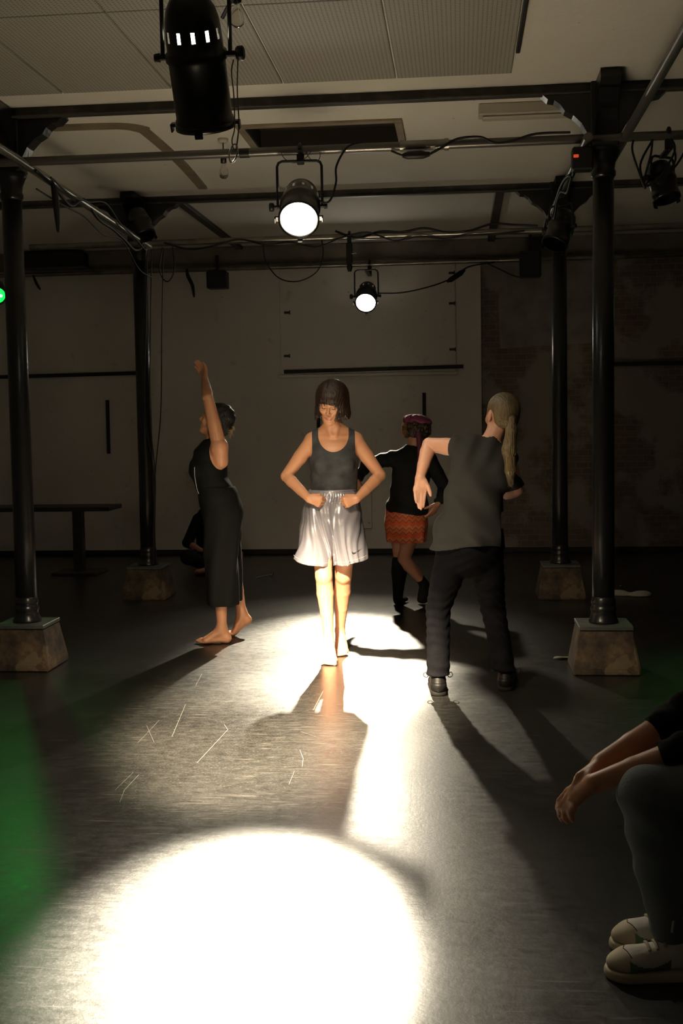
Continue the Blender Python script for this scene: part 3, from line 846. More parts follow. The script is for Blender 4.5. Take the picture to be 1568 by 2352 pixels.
cable([(-1.52, 9.36, 2.80), (-1.50, 9.36, 2.66), (-1.40, 9.36, 2.53), (-1.25, 9.36, 2.50), (-1.10, 9.36, 2.57), (-1.05, 9.36, 2.70), (-1.06, 9.36, 2.82)], .005, 'slack cable loop hanging under the far pipe below the larger lit stage light')
cable([(-2.33, 9.40, 2.80), (-2.36, 9.40, 2.62), (-2.30, 9.40, 2.53), (-2.24, 9.40, 2.62), (-2.25, 9.40, 2.80)], .005, 'cable loop hanging from the far left column head')
for x0, x1, x2, lab in ((-2.44, -2.50, -2.44, 'left'), (-2.405, -2.46, -2.43, 'middle'), (-2.31, -2.37, -2.43, 'right')):
    cable([(x0, 9.35, 2.78), ((x0 + x1) / 2, 9.35, 2.2), (x1, 9.35, 1.5), (x2, 9.35, 1.0), (x2 - .02, 9.35, .5), (x2 - .03, 9.36, .28)], .0045, lab + ' of the three thin cables hanging down beside the far left column')
cable([(-.80, 11.95, 2.66), (-.55, 11.95, 2.66), (-.25, 11.95, 2.72), (-.05, 11.98, 2.80), (.1, 12.0, 2.90), (.35, 12.05, 2.94)], .007, 'black cable from the smaller lit stage light up to the back pipe')
tag(MB().tube([(-.12, 11.97, 2.755), (-.08, 11.98, 2.775), (.02, 11.99, 2.84), (.06, 12.0, 2.87)], [.010, .026, .026, .010], 12).build('cable_plug', 'cable'), 'black in-line cable plug beside the smaller lit stage light', 'plug')
cable([(.28, 12.03, 2.93), (.42, 12.03, 2.86), (.56, 12.0, 2.79), (.68, 11.95, 2.785)], .006, 'black cable leading to the box on the right of the back pipe')

def strap(pts, lab, w=.016):
    m = MB(); P = spline(pts, 4); n = len(P)
    m.tube(P, [w * (.35 + .9 * math.sin(math.pi * (i + 1) / (n + 1))) for i in range(n)], 6)
    return tag(m.build('strap', 'tape'), lab, 'strap')
strap([(-2.40, 7.02, 2.86), (-2.385, 7.02, 2.80), (-2.375, 7.02, 2.68), (-2.37, 7.02, 2.56)], 'pointed black strap hanging from the left lengthwise pipe')
strap([(-2.74, 12.05, 2.97), (-2.735, 12.05, 2.90), (-2.69, 12.05, 2.80), (-2.675, 12.05, 2.68)], 'black strap hanging from the back pipe beside the wall speaker')
strap([(-4.35, 12.05, 2.95), (-4.32, 12.05, 2.87), (-4.28, 12.05, 2.80)], 'short black strap hanging from the back pipe at far left', .012)

def speaker(x0, x1, y0, y1, z0, z1, label):
    t = empty('wall_speaker', ((x0 + x1) / 2, (y0 + y1) / 2, z0)); tag(t, label, 'speaker')
    hx, hy, h = (x1 - x0) / 2, (y1 - y0) / 2, z1 - z0
    MB().bbox((-hx, -hy, 0), (hx, hy, h), .008).build('cabinet', 'steel_black', t)
    MB().bbox((-hx + .012, -hy - .006, .012), (hx - .012, -hy + .002, h - .012), .004).build('grille', 'cable', t)
    m = MB(); m.bbox((-.015, -.01, h - .002), (.015, .01, h + .16), .003); m.build('bracket', 'steel_black', t)
speaker(-2.505, -2.305, 11.86, 12.02, 2.745, 2.915, 'small black speaker box hanging under the back pipe on the left')
speaker(.585, .785, 11.70, 11.86, 2.75, 3.0, 'black speaker box hanging under the back pipe at the far right column')
speaker(-4.55, -3.80, 12.0, 12.18, 3.02, 3.17, 'long black box up on the soffit beam at far left')

# black table against the wall on the left
t = empty('bench_table', (-3.93, 11.0, 0)); tag(t, 'dark narrow table on a single leg by the wall behind the left columns', 'table')
MB().bbox((-1.1, -.22, .605), (.68, .22, .645), .006).build('table_top', 'wood_dark', t)
MB().bbox((.27, -.05, .02), (.36, .05, .61), .005).build('leg', 'wood_dark', t)
MB().bbox((.10, -.20, 0), (.53, .20, .025), .005).build('foot_plate', 'wood_dark', t)
MB().bbox((-.9, -.05, .02), (-.81, .05, .61), .005).build('leg', 'wood_dark', t)
MB().bbox((-1.05, -.20, 0), (-.66, .20, .025), .005).build('foot_plate', 'wood_dark', t)

# ================================================================== STAGE LIGHTS
def aim_matrix(d):
    """local -Z looks along d, local X stays level"""
    d = Vector(d).normalized(); z = -d
    x = Vector((0, 0, 1)).cross(z)
    x = x.normalized() if x.length > 1e-5 else Vector((1, 0, 0))
    y = z.cross(x)
    return Matrix((x, y, z)).transposed()

def spot(name, parent, power, color, angle, blend, size, mtx, off, oval=1.0):
    l = bpy.data.lights.new(name, 'SPOT'); l.energy = power; l.color = color
    l.spot_size = R(angle); l.spot_blend = blend; l.shadow_soft_size = size
    o = bpy.data.objects.new(name, l); COL.objects.link(o); o.parent = parent
    o.matrix_local = Matrix.Translation(mtx @ Vector((0, 0, -off))) @ mtx.to_4x4() @ Matrix.Diagonal((oval, 1, 1, 1))      # oval beam of a sealed lamp: narrower across
    return o

def par_can(loc, target, bar_z, bar_y, label, lit=True, r=.105, front=.20, back=.20, beams=(), yoke_h=.22, yoke_w=None, slots=True, lens='lens_on', cup=.05):
    """parabolic stage light: pivot at loc, aimed at target, hung from a bar"""
    loc = Vector(loc)
    t = empty('stage_light', loc); tag(t, label, 'stage light')
    d = Vector(target) - loc; Q = aim_matrix(d); Q4 = Q.to_4x4()
    seg = 48
    # housing: barrel with a domed back, vent slots cut through the dome's shoulder
    rb = r * .95
    prof = [(r * 1.0, -front), (r * 1.0, -front + .02), (r * .965, -front + .024), (r * .965, -.02), (r * 1.04, -.012), (r * 1.04, .012), (rb, .02),
            (rb, back * .28), (rb * .985, back * .46), (rb * .95, back * .60), (rb * .86, back * .78), (rb * .70, back * .92), (rb * .50, back * 1.0), (rb * .40, back * 1.03)]
    ring = 7
    skip = (lambda i, k: (i == ring and k % 4 == 1) or False) if slots else None
    body = MB().lathe(prof, seg, Q4, skip=skip)
    if not slots or not lit: body.disc(rb * .40, back * 1.03, seg, Q4)
    else:
        # the lamp cap at the back with open gaps round it
        body.lathe([(rb * .22, back * .98), (rb * .22, back * 1.10), (0, back * 1.10)], 12, Q4)
        for k in range(2): body.tube([Q @ Vector((math.cos(a) * rb * .2, math.sin(a) * rb * .2, back * 1.02)) for a in (k * math.pi,)] + [Q @ Vector((math.cos(k * math.pi) * rb * .42, math.sin(k * math.pi) * rb * .42, back * 1.03))], .006, 6)
    body.lathe([(r * .955, -front + .001), (r * .955, back * .05)], seg, Q4)
    body.build('housing', 'can', t)
    # front ring with three gel-frame clips
    m = MB().lathe([(r * .93, -front - .012), (r * 1.035, -front - .012), (r * 1.035, -front + .010), (r * 1.0, -front + .010)], seg, Q4)
    m.build('front_ring', 'can', t)
    for a in (0, math.pi, -math.pi / 2):
        m = MB(); Z = Matrix.Rotation(a, 4, 'Z')
        m.bbox((r * .98, -.014, -front - .004), (r * 1.22, .014, -front + .008), .002, Q4 @ Z)
        m.bbox((r * 1.15, -.014, -front - .022), (r * 1.22, .014, -front + .008), .002, Q4 @ Z)
        m.build('gel_clip', 'can', t)
    # lens: a shallow glowing glass set back in the barrel
    ln = [(r * .92 * math.sin(a), -front + cup + .02 * (1 - math.cos(a)) - .02) for a in (0, .3, .6, .9, 1.2, math.pi / 2)]
    m = MB().lathe(list(reversed(ln)), seg, Q4); m.build('lens', lens if lit else 'glass', t)
    if lit and slots: MB().lathe([(0, -.03), (.050, -.02), (.066, .02), (.070, .07), (.050, .12), (0, .13)], 12, Q4).build('bulb', 'bulb_on', t)
    # yoke: bent flat bar from the pivots up to the clamp
    yw = yoke_w or r * 1.14
    ax = Q @ Vector((1, 0, 0))
    p = lambda sx, z: ax * (sx * yw) + Vector((0, 0, z))
    rr = .028
    pts = [p(-1, 0), p(-1, yoke_h - rr), ax * -(yw - .3 * rr) + Vector((0, 0, yoke_h - .3 * rr)), ax * -(yw - rr) + Vector((0, 0, yoke_h)), ax * (yw - rr) + Vector((0, 0, yoke_h)), ax * (yw - .3 * rr) + Vector((0, 0, yoke_h - .3 * rr)), p(1, yoke_h - rr), p(1, 0)]
    MB().tube(pts, .0075, 8).build('yoke', 'can', t)
    for sx in (-1, 1):
        m = MB(); c = ax * (sx * yw); m.tube([c - ax * sx * .03, c + ax * sx * .022], .010, 10)
        if sx > 0: m.tube([c + ax * .020, c + ax * .026, c + ax * .044, c + ax * .048], [.019, .024, .024, .018], 10)
        else: m.tube([c - ax * .010, c - ax * .028], [.016, .013], 8)
        m.build('pivot_knob', 'knob', t)
    # hook clamp on the bar
    bz, by = bar_z - loc.z, bar_y - loc.y
    m = MB(); m.bbox((-.02, by - .012, yoke_h - .006), (.02, by + .012, bz - .018), .003)
    if abs(by) > .02: m.bbox((-.018, min(0, by) - .012, yoke_h - .008), (.018, max(0, by) + .012, yoke_h + .006), .003)
    m.tube([Vector((0, by, bz)) + Vector((0, math.cos(a), math.sin(a))) * .033 for a in [R(x) for x in range(-80, 200, 20)]], .010, 8)
    m.build('hook_clamp', 'knob', t)
    for i, (pw, ang, bl, col, ov) in enumerate(beams):
        spot('lamp_beam', t, pw, col, ang, bl, r * .5, Q, front + .03, ov)
    return t

HALO = (1.0, .88, .66)
lamp1 = par_can((-.870, 4.05, 2.645), (-.83, 5.45, 0), 2.985, 4.02, 'nearest black stage light seen from behind, glowing through its vent slots',
                r=.100, front=.225, back=.192, yoke_h=.245, yoke_w=.116, beams=((L1_CORE, 65, 1.0, WARM, .52), (L1_SPILL, 112, 1.0, WARM, .6)))
lamp2 = par_can((-.862, 6.600, 2.585), (-.67, 3.25, 0), 2.898, 6.655, 'larger lit stage light on the near pipe, aimed down at the camera side',
                r=.108, front=.135, back=.20, yoke_h=.245, yoke_w=.122, beams=((L2_CORE, 16.5, 1.0, HALO, 1), (L2_SPILL, 42, 1.0, HALO, 1)), cup=.01)
lamp3 = par_can((-.888, 11.62, 2.600), (-.88, 7.45, 0), 2.962, 12.08, 'smaller lit stage light on the back pipe above the dancers',
                r=.100, front=.135, back=.20, yoke_h=.25, yoke_w=.113, beams=((L3_CORE, 22, .8, HALO, 1), (L3_SPILL, 47, 1.0, HALO, 1)), cup=.01)
# safety wire with snap hook on the nearest light
cable([(-.740, 4.03, 2.62), (-.748, 4.03, 2.58), (-.742, 4.03, 2.50), (-.742, 4.03, 2.40), (-.752, 4.03, 2.355), (-.742, 4.03, 2.32), (-.735, 4.03, 2.345), (-.727, 4.03, 2.42), (-.730, 4.03, 2.52), (-.725, 4.03, 2.63)], .0022, 'thin safety wire looped below the knob of the nearest stage light', 'safety_wire', 'pipe_dark', cat='wire')
cl = [Vector((-.748, 4.03, 2.315)) + Vector((.013 * math.cos(a) + .012 * math.sin(a) * .5, 0, .030 * math.sin(a))) for a in [2 * math.pi * k / 16 for k in range(17)]]
tag(MB().tube(cl, .003, 6, caps=False).build('snap_hook', 'chrome'), 'small steel snap hook at the end of the safety wire', 'hook')
cable([(-.80, 4.16, 2.80), (-.74, 4.1, 2.86), (-.66, 4.05, 2.93), (-.6, 4.02, 3.02)], .007, 'cable rising from the back of the nearest stage light')
# safety wire loops over the yoke of the larger light
cable([(-.97, 6.64, 2.90), (-.945, 6.62, 2.85), (-.89, 6.62, 2.825), (-.83, 6.62, 2.85), (-.79, 6.64, 2.90)], .0022, 'safety wire slung over the yoke of the larger lit stage light', 'safety_wire', 'pipe_dark', cat='wire')
cable([(-.84, 6.64, 2.90), (-.80, 6.62, 2.84), (-.765, 6.62, 2.83), (-.75, 6.63, 2.86), (-.755, 6.64, 2.90)], .0022, 'second short loop of safety wire beside the larger light\'s clamp', 'safety_wire', 'pipe_dark', cat='wire')

# long hook clamp with a rod hanging from the far pipe
t = empty('bar_clamp', (-.842, 9.34, 2.56)); tag(t, 'long black clamp hanging from the far pipe beside the smaller lit light', 'clamp')
m = MB(); m.bbox((-.024, -.02, .06), (.024, .02, .22), .005); m.bbox((-.016, -.014, .20), (.016, .014, .27), .004); m.build('body', 'knob', t)
MB().tube([(0, 0, .07), (0, 0, 0.03), (0, 0, 0), ], [.018, .024, .014], 10).build('screw', 'knob', t)
MB().tube([(.02, -.015, .135), (.052, -.02, .138)], .005, 8).build('pin', 'chrome', t)
MB().tube([Vector((0, .03, .275)) + Vector((0, math.cos(a), math.sin(a))) * .032 for a in [R(x) for x in range(-100, 180, 20)]], .010, 8).build('hook', 'knob', t)

# green LED lights, one in view at the left edge, its pair beyond the right edge
def led_can(loc, target, label, power, angle):
    loc = Vector(loc); t = empty('green_light', loc); tag(t, label, 'stage light')
    Q = aim_matrix(Vector(target) - loc); Q4 = Q.to_4x4()
    MB().lathe([(.070, -.07), (.074, -.075), (.076, -.06), (.072, 0), (.068, .06), (.05, .08), (0, .085)], 24, Q4).build('housing', 'can', t)
    MB().lathe([(0, -.062), (.03, -.064), (.066, -.060)], 24, Q4).build('lens', 'green_on', t)
    m = MB()
    for k in range(7):
        a = 2 * math.pi * k / 6; rr = .034 if k < 6 else 0
        m.lathe([(.0, -.0675), (.011, -.0665), (.012, -.062)], 10, Q4 @ Matrix.Translation((rr * math.cos(a), rr * math.sin(a), 0)))
    m.build('led_cluster', 'led_white', t)
    ax = Q @ Vector((1, 0, 0))
    MB().tube([ax * -.085, ax * -.085 + Vector((0, 0, .14)), ax * .085 + Vector((0, 0, .14)), ax * .085], .006, 8).build('yoke', 'can', t)
    MB().tube([(0, 0, .14), (0, 0, ZC - loc.z)], .010, 8).build('hanger', 'can', t)
    spot('lamp_beam', t, power, GREEN, angle, 1.0, .05, Q, .10)
led_can((-3.375, 8.55, 2.395), (-1.95, 5.4, 0), 'green glowing LED stage light at the left edge beside the column', G1_PWR, 64)
led_can((1.95, 9.2, 2.45), (1.30, 6.45, 0), 'green LED stage light hung beyond the right edge', G2_PWR, 31)

# unlit black fixtures and boxes hanging among the cables at the right
lamp_off = par_can((1.12, 6.85, 2.70), (1.6, 6.2, 0.2), 2.905, 6.655, 'unlit black stage light hanging right of the near right column', lit=False, slots=False, r=.075, front=.10, back=.11, yoke_h=.13)
par_can((.675, 8.15, 2.66), (-.4, 7.0, 0), 2.872, 8.15, 'unlit black stage light on the right lengthwise pipe between the right columns', lit=False, slots=False, r=.085, front=.12, back=.13, yoke_h=.15)
par_can((-2.40, 9.02, 2.93), (-1.2, 8.0, 0.2), 2.81, 9.02, 'unlit black stage light standing over the left lengthwise pipe at the far left column', lit=False, slots=False, r=.08, front=.11, back=.12, yoke_h=-.10)
t = empty('dimmer_box', (.665, 6.60, 2.72)); tag(t, 'black cable box with a small red lamp at the near right column head', 'box')
MB().bbox((-.06, -.05, 0), (.05, .05, .12), .008).build('case', 'knob', t)
MB().bbox((-.055, -.056, .062), (-.028, -.048, .078), .002).build('red_lamp', 'red_led', t)
for i in range(6):
    q = random.Random(40 + i); x = .93 + .10 * i
    w_ = ('first', 'second', 'third', 'fourth', 'fifth', 'sixth')[i]
    cable([(x, 6.62, 2.875), (x + q.uniform(-.04, .04), 6.60, 2.80), (x + q.uniform(-.08, .08), 6.59, 2.66 + q.uniform(-.05, .05)), (x + q.uniform(0, .12), 6.60, 2.74), (x + .10, 6.62, 2.87)], .006, w_ + ' of six cable loops hanging right of the near right column, counted from the column', group='cable loops at the right column')

# bare bulbs on the ceiling
def bulb(loc, drop, label):
    t = empty('bare_bulb', loc); tag(t, label, 'bulb')
    MB().lathe([(0, 0), (.034, 0), (.034, -.018), (.020, -.026), (0, -.026)], 20).build('ceiling_rose', 'cream', t)
    if drop > .05: MB().tube([(0, 0, -.02), (0, 0, -drop)], .004, 6).build('flex', 'cable', t)
    MB().lathe([(0, -drop), (.016, -drop), (.019, -drop - .012), (.019, -drop - .050), (0, -drop - .050)], 16).build('socket', 'knob', t)
    z = -drop - .05
    MB().lathe([(.012, z), (.014, z - .015), (.026, z - .045), (.030, z - .065), (.026, z - .086), (.012, z - .098), (0, z - .100)], 16).build('glass_bulb', 'glass', t)
bulb((-.895, 4.98, ZC), .02, 'clear bare bulb in a dark socket on the near ceiling')
bulb((-1.475, 7.60, ZC), .10, 'clear bare bulb hanging left of the ceiling hatch')

# small litter on the floor
m = MB(); P = spline([(0, 0, .004), (.03, .01, .012), (.07, .028, .006), (.10, .05, .004)], 3)
for i in range(len(P) - 1):
    w0 = .018 * math.sin(math.pi * (i + .3) / len(P)); w1 = .018 * math.sin(math.pi * (i + 1.3) / len(P))
    a, b = P[i], P[i + 1]
    m.add([a + Vector((w0, -w0, 0)), a - Vector((w0, -w0, 0)), b - Vector((w1, -w1, 0)), b + Vector((w1, -w1, 0)), a + Vector((w0, -w0, .002)), a - Vector((w0, -w0, -.002)), b - Vector((w1, -w1, -.002)), b + Vector((w1, -w1, .002))], [(0, 1, 2, 3), (7, 6, 5, 4), (0, 3, 7, 4), (1, 5, 6, 2)])
tag(m.build('paper_scrap', 'leaf', loc=(.53, 6.98, 0)), 'small pale paper scrap on the floor near the right plinth', 'scrap')
m = MB(); m.tube([(0, 0, .02), (.10, .12, .03), (.13, .15, .03)], [.006, .006, .006], 8); m.tube([(.12, .14, .015), (.13, .16, .05)], .012, 8)
tag(m.build('metal_rod', 'pipe_dark', loc=(-1.83, 10.45, 0)), 'short dark rod lying on the floor behind the dancer on the left', 'rod')
fr = Fld()
for i in range(9):
    q = random.Random(i + 70); fr.ell((q.uniform(-.16, .16), q.uniform(-.07, .07), .012), (q.uniform(.05, .09), q.uniform(.04, .06), q.uniform(.012, .03)), k=.02)
rag = sdf_mesh('crumpled_cloth', fr, .008, 'rag', None, post=lambda D, P: np.maximum(D, -P[:, 2]))
rag.location = (1.28, 9.5, 0); tag(rag, 'crumpled pale cloth on the floor behind the near right column', 'cloth')

# ================================================================== PEOPLE
def A_(*v): return np.array(v, float)

def person(loc, label, rz=YAW):
    t = empty('person', loc, rz); tag(t, label, 'person'); return t

def limb_leg(F, hip, knee, ank, rt_=.080, rk=.052, ra=.030, calf=.012, back=(0, 1, 0), t='leg'):
    """thigh, knee, calf and shin with a calf that swells to the back"""
    hip, knee, ank = A_(*hip), A_(*knee), A_(*ank); bk = A_(*back)
    F.cap(hip, lerp(hip, knee, .55), rt_, rk * 1.14, k=.03, t=t)
    F.cap(lerp(hip, knee, .55), knee, rk * 1.14, rk * .93, k=.006, t=t)
    F.ell(knee - bk * .008, (rk * .72, rk * .84, rk * .95), k=.025, t=t)
    c1 = lerp(knee, ank, .28) + bk * calf; c2 = lerp(knee, ank, .58) + bk * calf * .6
    F.chain([knee, c1, c2, ank], [rk * .90, rk * .95, rk * .48 + ra * .50, ra], k=.006, t=t)

def limb_arm(F, sh, el, wr, rs=.048, re=.036, rw=.0245, t='arm'):
    sh, el, wr = A_(*sh), A_(*el), A_(*wr)
    F.ell(sh, (rs * 1.06,) * 3, k=.03, t=t)
    F.chain([sh, lerp(sh, el, .45), el], [rs, rs * .93, re], k=.006, t=t)
    F.chain([el, lerp(el, wr, .25), lerp(el, wr, .65), wr], [re * .97, re * 1.04, (re + rw) * .52, rw], k=.006, t=t)

def facing(p, n, cut): return (p @ np.asarray(n, F4)) > cut

# ------------------------------------------------------------------ the woman in silver shorts, middle of the room
def build_middle_dancer():
    T = person((-.745, 6.91, 0), 'barefoot woman with a brown bob, grey tank top and silver shorts, fists at waist')
    F = Fld()
    cx = .012
    tor = [((.0, .015, .80), .125, .095), ((.0, .022, .88), .155, .098), ((.004, .012, .95), .142, .088), ((cx, .005, 1.03), .122, .082),
           ((cx, .0, 1.10), .124, .086), ((cx, -.002, 1.18), .132, .092), ((cx, .003, 1.25), .128, .084), ((cx, .010, 1.300), .105, .056)]
    F.secs(tor, k=.03, t='torso')
    F.ell((cx - .058, -.080, 1.165), (.050, .036, .046), k=.03, t='torso'); F.ell((cx + .058, -.080, 1.165), (.050, .036, .046), k=.03, t='torso')
    shL, shR = A_(-.113, .012, 1.296), A_(.140, .012, 1.294)
    for s_, sh in ((-1, shL), (1, shR)):
        F.cap((cx + .028 * s_, .012, 1.368), sh + A_(-.012 * s_, 0, .012), .036, .036, k=.035, t='trap')
        F.cap((cx + .018 * s_, -.050, 1.318), sh + A_(-.02 * s_, -.035, .022), .0095, .0095, k=.016, t='skin')
    F.ec((cx, .012, 1.31), (.006, -.012, 1.425), (.056, .052), (.049, .052), k=.03, t='neck')
    for s_ in (-1, 1): F.cap((cx + .012 * s_, -.058, 1.325), (.006 + .040 * s_, -.012, 1.42), .009, .011, k=.016, t='neck')
    hc = A_(.004, -.035, 1.512); hf = _n((-.20, -.93, -.38)); hu = _n((.04, -.36, .93))
    L = add_head(F, hc, hf, hu, .95)
    elL, elR = A_(-.268, .035, 1.094), A_(.281, .035, 1.090)
    wrL, wrR = A_(-.135, -.135, .972), A_(.142, -.135, .966)
    limb_arm(F, shL, elL, wrL, .0445, .0325, .0225); limb_arm(F, shR, elR, wrR, .0445, .0325, .0225)
    F.ell(elL + A_(-.012, .016, -.010), (.017,) * 3, k=.015, t='arm'); F.ell(elR + A_(.012, .016, -.010), (.017,) * 3, k=.015, t='arm')
    fist = [(1.35, 1.65, 1.1), (1.40, 1.70, 1.1), (1.42, 1.70, 1.1), (1.45, 1.68, 1.1)]
    add_hand(F, wrL, (.90, -.28, -.26), (.20, .95, -.10), (.20, .05, .95), fist, thumb=(.35, .85), sc=.92)
    add_hand(F, wrR, (-.90, -.28, -.26), (-.20, .95, -.10), (-.20, .05, .95), fist, thumb=(.35, .85), sc=.92)
    # legs: image-left leg steps forward, both on the balls of the feet
    limb_leg(F, (-.070, .0, .86), (-.058, -.055, .512), (-.036, .005, .135), .082, .0525, .0275, .014)
    limb_leg(F, (.078, .02, .86), (.056, .060, .500), (.030, .245, .140), .082, .0525, .0275, .014)
    def tiptoe(ank, ball, heel, td, big):
        td = _n(td); side = A_(1, 0, 0) * big
        F.ec(ank, A_(*ball) + A_(0, .012, .022), (.027, .030), (.041, .021), (1, 0, 0), k=.02, t='foot')
        F.ell(heel, (.027, .027, .030), k=.022, t='foot')
        F.cap(heel, A_(*ball) + A_(0, .01, .01), .024, .022, k=.02, t='foot')
        F.ec(A_(*ball) - side * .030, A_(*ball) + side * .030, (.017, .017), (.019, .019), (0, 1, 0), k=.014, t='foot')
        for i in range(5):
            o = (.030, .012, -.002, -.015, -.028)[i]; ln = (.056, .054, .049, .042, .034)[i]; r_ = (.0125, .0095, .009, .0088, .0085)[i]
            b = A_(*ball) + side * o
            F.chain([b, b + td * ln * .5 + A_(0, 0, .006), b + td * ln + A_(0, 0, -.008)], [r_ * 1.1, r_, r_], k=.005, t='foot')
    tiptoe(A_(-.036, .005, .135), (-.033, -.078, .022), A_(-.033, .040, .108), (0, -1, -.05), 1)
    tiptoe(A_(.030, .245, .140), (.036, .185, .022), A_(.034, .285, .112), (.02, -1, -.05), -1)
    body = sdf_mesh('body', F, .0040, 'skin', T)
    paint(body, 'lips', lambda c: (np.abs((c - L(0, .086, -.066)) @ np.cross(hf, hu)) < .017) & (np.abs((c - L(0, .086, -.066)) @ hu) < .0075) & (((c - L(0, .086, -.066)) @ hf) > -.007))
    for s_ in (-1, 1):
        pts = spline([L(.018 * s_, .086, .001), L(.026 * s_, .0895, -.0025), L(.034 * s_, .0885, -.002), L(.043 * s_, .083, .001)], 4)
        MB().tube(pts, .0016, 6).build('lashes', 'lash', T)
        pts = spline([L(.014 * s_, .090, .024), L(.026 * s_, .0915, .0285), L(.040 * s_, .085, .027), L(.048 * s_, .078, .022)], 4)
        MB().tube(pts, [.0018] * (len(pts) // 2) + [.0015] * (len(pts) - len(pts) // 2), 6).build('eyebrow', 'lash', T)

    # tank top: follows the torso, scooped neck, straps over the shoulders
    G = F.copy(('torso', 'trap', 'skin', 'arm'))
    def post(D, P):
        x = P[:, 0] - cx; y = P[:, 1]; z = P[:, 2]
        w = .0034 * np.sin(z * 95 + 9 * x + 2.2 * np.sin(x * 22)) * np.clip((1.16 - z) / .1, 0, 1) + .0016 * np.sin(60 * x + 40 * z)
        d = D - .0065 - w * np.clip((.12 + y * 0 + .02), 0, 1) * 8 * .5
        nb = 1.333 - .0 * x
        front = np.sqrt((x / .088) ** 2 + ((z - nb) / .100) ** 2) - 1
        back = np.sqrt((x / .088) ** 2 + ((z - nb) / .085) ** 2) - 1
        sc = np.where(y < .01, front, back) * .088
        sc = np.minimum(sc, np.where(z > nb, np.abs(x) - .088, 1))
        lim = .124 + .023 * np.clip((1.235 - z) / .05, 0, 1) ** 1.6 - .012 * np.clip((1.10 - z) / .04, 0, 1)
        arm = np.abs(x) - lim
        return np.maximum.reduce([d, -sc, arm, .99 - z, np.where(z < 1.11, -(y + .112), -1)])
    tank = sdf_mesh('tank_top', G, .0042, 'tank', T, post, extra=.014)

    # satin shorts: gathered waist, two wide flared legs with soft folds
    S = Fld()
    S.secs([((.002, .006, 1.010), .128, .090), ((.0, .005, .965), .150, .108), ((-.002, .005, .88), .172, .128)], k=.02)
    S.secs([((-.045, .0, .93), .110, .115), ((-.082, -.006, .76), .112, .120), ((-.117, -.012, .56), .121, .125)], k=.012)
    S.secs([((-.002, .0, .90), .06, .10), ((-.010, .03, .60), .06, .085)], k=.02)
    S.secs([((.045, .008, .93), .112, .115), ((.068, .012, .76), .110, .120), ((.090, .022, .56), .110, .122)], k=.012)
    def spost(D, P):
        x, y, z = P[:, 0], P[:, 1], P[:, 2]
        th = np.arctan2(x - .0, -(y - .0))
        low = np.clip((1.0 - z) / .40, 0, 1)
        ph = th + .25 * np.sin(z * 9 + 2 * th)
        fold = (.0070 * np.sin(7 * ph + 1.2 + 2 * np.sin(3 * z)) + .0050 * np.sin(13 * ph + .6 + z * 7) + .0028 * np.sin(29 * ph + 14 * z)) * (.15 + low)
        gath = .0030 * np.sin(46 * th + 3 * np.sin(z * 30)) * np.clip((z - .90) / .06, 0, 1) * np.clip((1.0 - z) / .02, 0, 1)
        crease = -.009 * np.exp(-((x + .006 - (z - .60) * .03) / .014) ** 2) * np.clip(-y * 20, 0, 1) * np.clip((.93 - z) / .1, 0, 1)
        hem = .571 + .60 * (np.abs(x + .01) - .0) ** 2 * 1.35 + .003 * np.sin(8 * th)
        slit = np.maximum(np.abs(x + .007) - .0065 * np.clip((.665 - z) / .07, 0, 1), z - .665)
        return np.maximum.reduce([D - fold - gath - crease, hem - z, z - 1.014, -slit])
    shorts = sdf_mesh('shorts', S, .0042, 'satin', T, spost, extra=.022)
    pts = [Vector((.002 + .134 * math.cos(a), .006 + .096 * math.sin(a), 1.008 + .004 * math.sin(a + 1))) for a in [2 * math.pi * i / 48 for i in range(49)]]
    MB().tube(pts, .0085, 8, caps=False).build('waistband', 'satin', shorts)
    for pl in ([(.004, 0, 1.004), (.010, 0, .985), (.018, 0, .963), (.026, 0, .955), (.032, 0, .965), (.026, 0, .985), (.018, 0, 1.002)],
               [(.002, 0, 1.004), (.006, 0, .985), (.008, 0, .968), (.014, 0, .953)], [(.010, 0, 1.003), (-.002, 0, .99), (.004, 0, .972), (.002, 0, .950)]):
        MB().tube(surf_points(shorts, spline(pl, 4), (0, 1, 0), .004), .0026, 6).build('drawstring', 'satin', shorts)
    # stitched hem line
    for xs in (np.linspace(-.232, -.012, 40), np.linspace(.004, .196, 36)):
        zz = .571 + .81 * (np.abs(xs + .01)) ** 2 + .022
        q = surf_points(shorts, [(x, 0, z) for x, z in zip(xs, zz)], (0, 1, 0), .0004)
        MB().tube(q, .0012, 5).build('hem_stitch', 'satin_seam', shorts)
    # printed curved tick on the hem corner
    upper = [(.1105, .664), (.111, .656), (.117, .6505), (.126, .6525), (.143, .660), (.170, .672)]
    lower = [(.1105, .664), (.1085, .652), (.112, .6435), (.119, .6415), (.132, .648), (.170, .672)]
    U = spline([(x, 0, z) for x, z in upper], 4); Lo = spline([(x, 0, z) for x, z in lower], 4)
    v = surf_points(shorts, U, (0, 1, 0), .0016) + surf_points(shorts, Lo, (0, 1, 0), .0016); n = len(U)
    v2 = [p + Vector((0, .001, 0)) for p in v]
    m = MB(); m.add(v + v2, [(i, i + 1, n + i + 1, n + i) for i in range(n - 1)] + [(2 * n + i, 3 * n + i, 3 * n + i + 1, 2 * n + i + 1) for i in range(n - 1)])
    o = m.build('printed_tick', 'swoosh', shorts); o['label'] = 'black curved tick printed at the hem'

    # bobbed hair with a fringe
    H = Fld()
    hx = A_(.008, -.018, 1.535)
    A3 = np.stack([np.cross(hf, hu), hf, hu])
    H.ell(L(0, -.012, .040), (.088, .106, .094), A3, k=.03)
    H.ec((.010, -.010, 1.555), (.012, -.004, 1.455), (.094, .098), (.104, .086), k=.03)
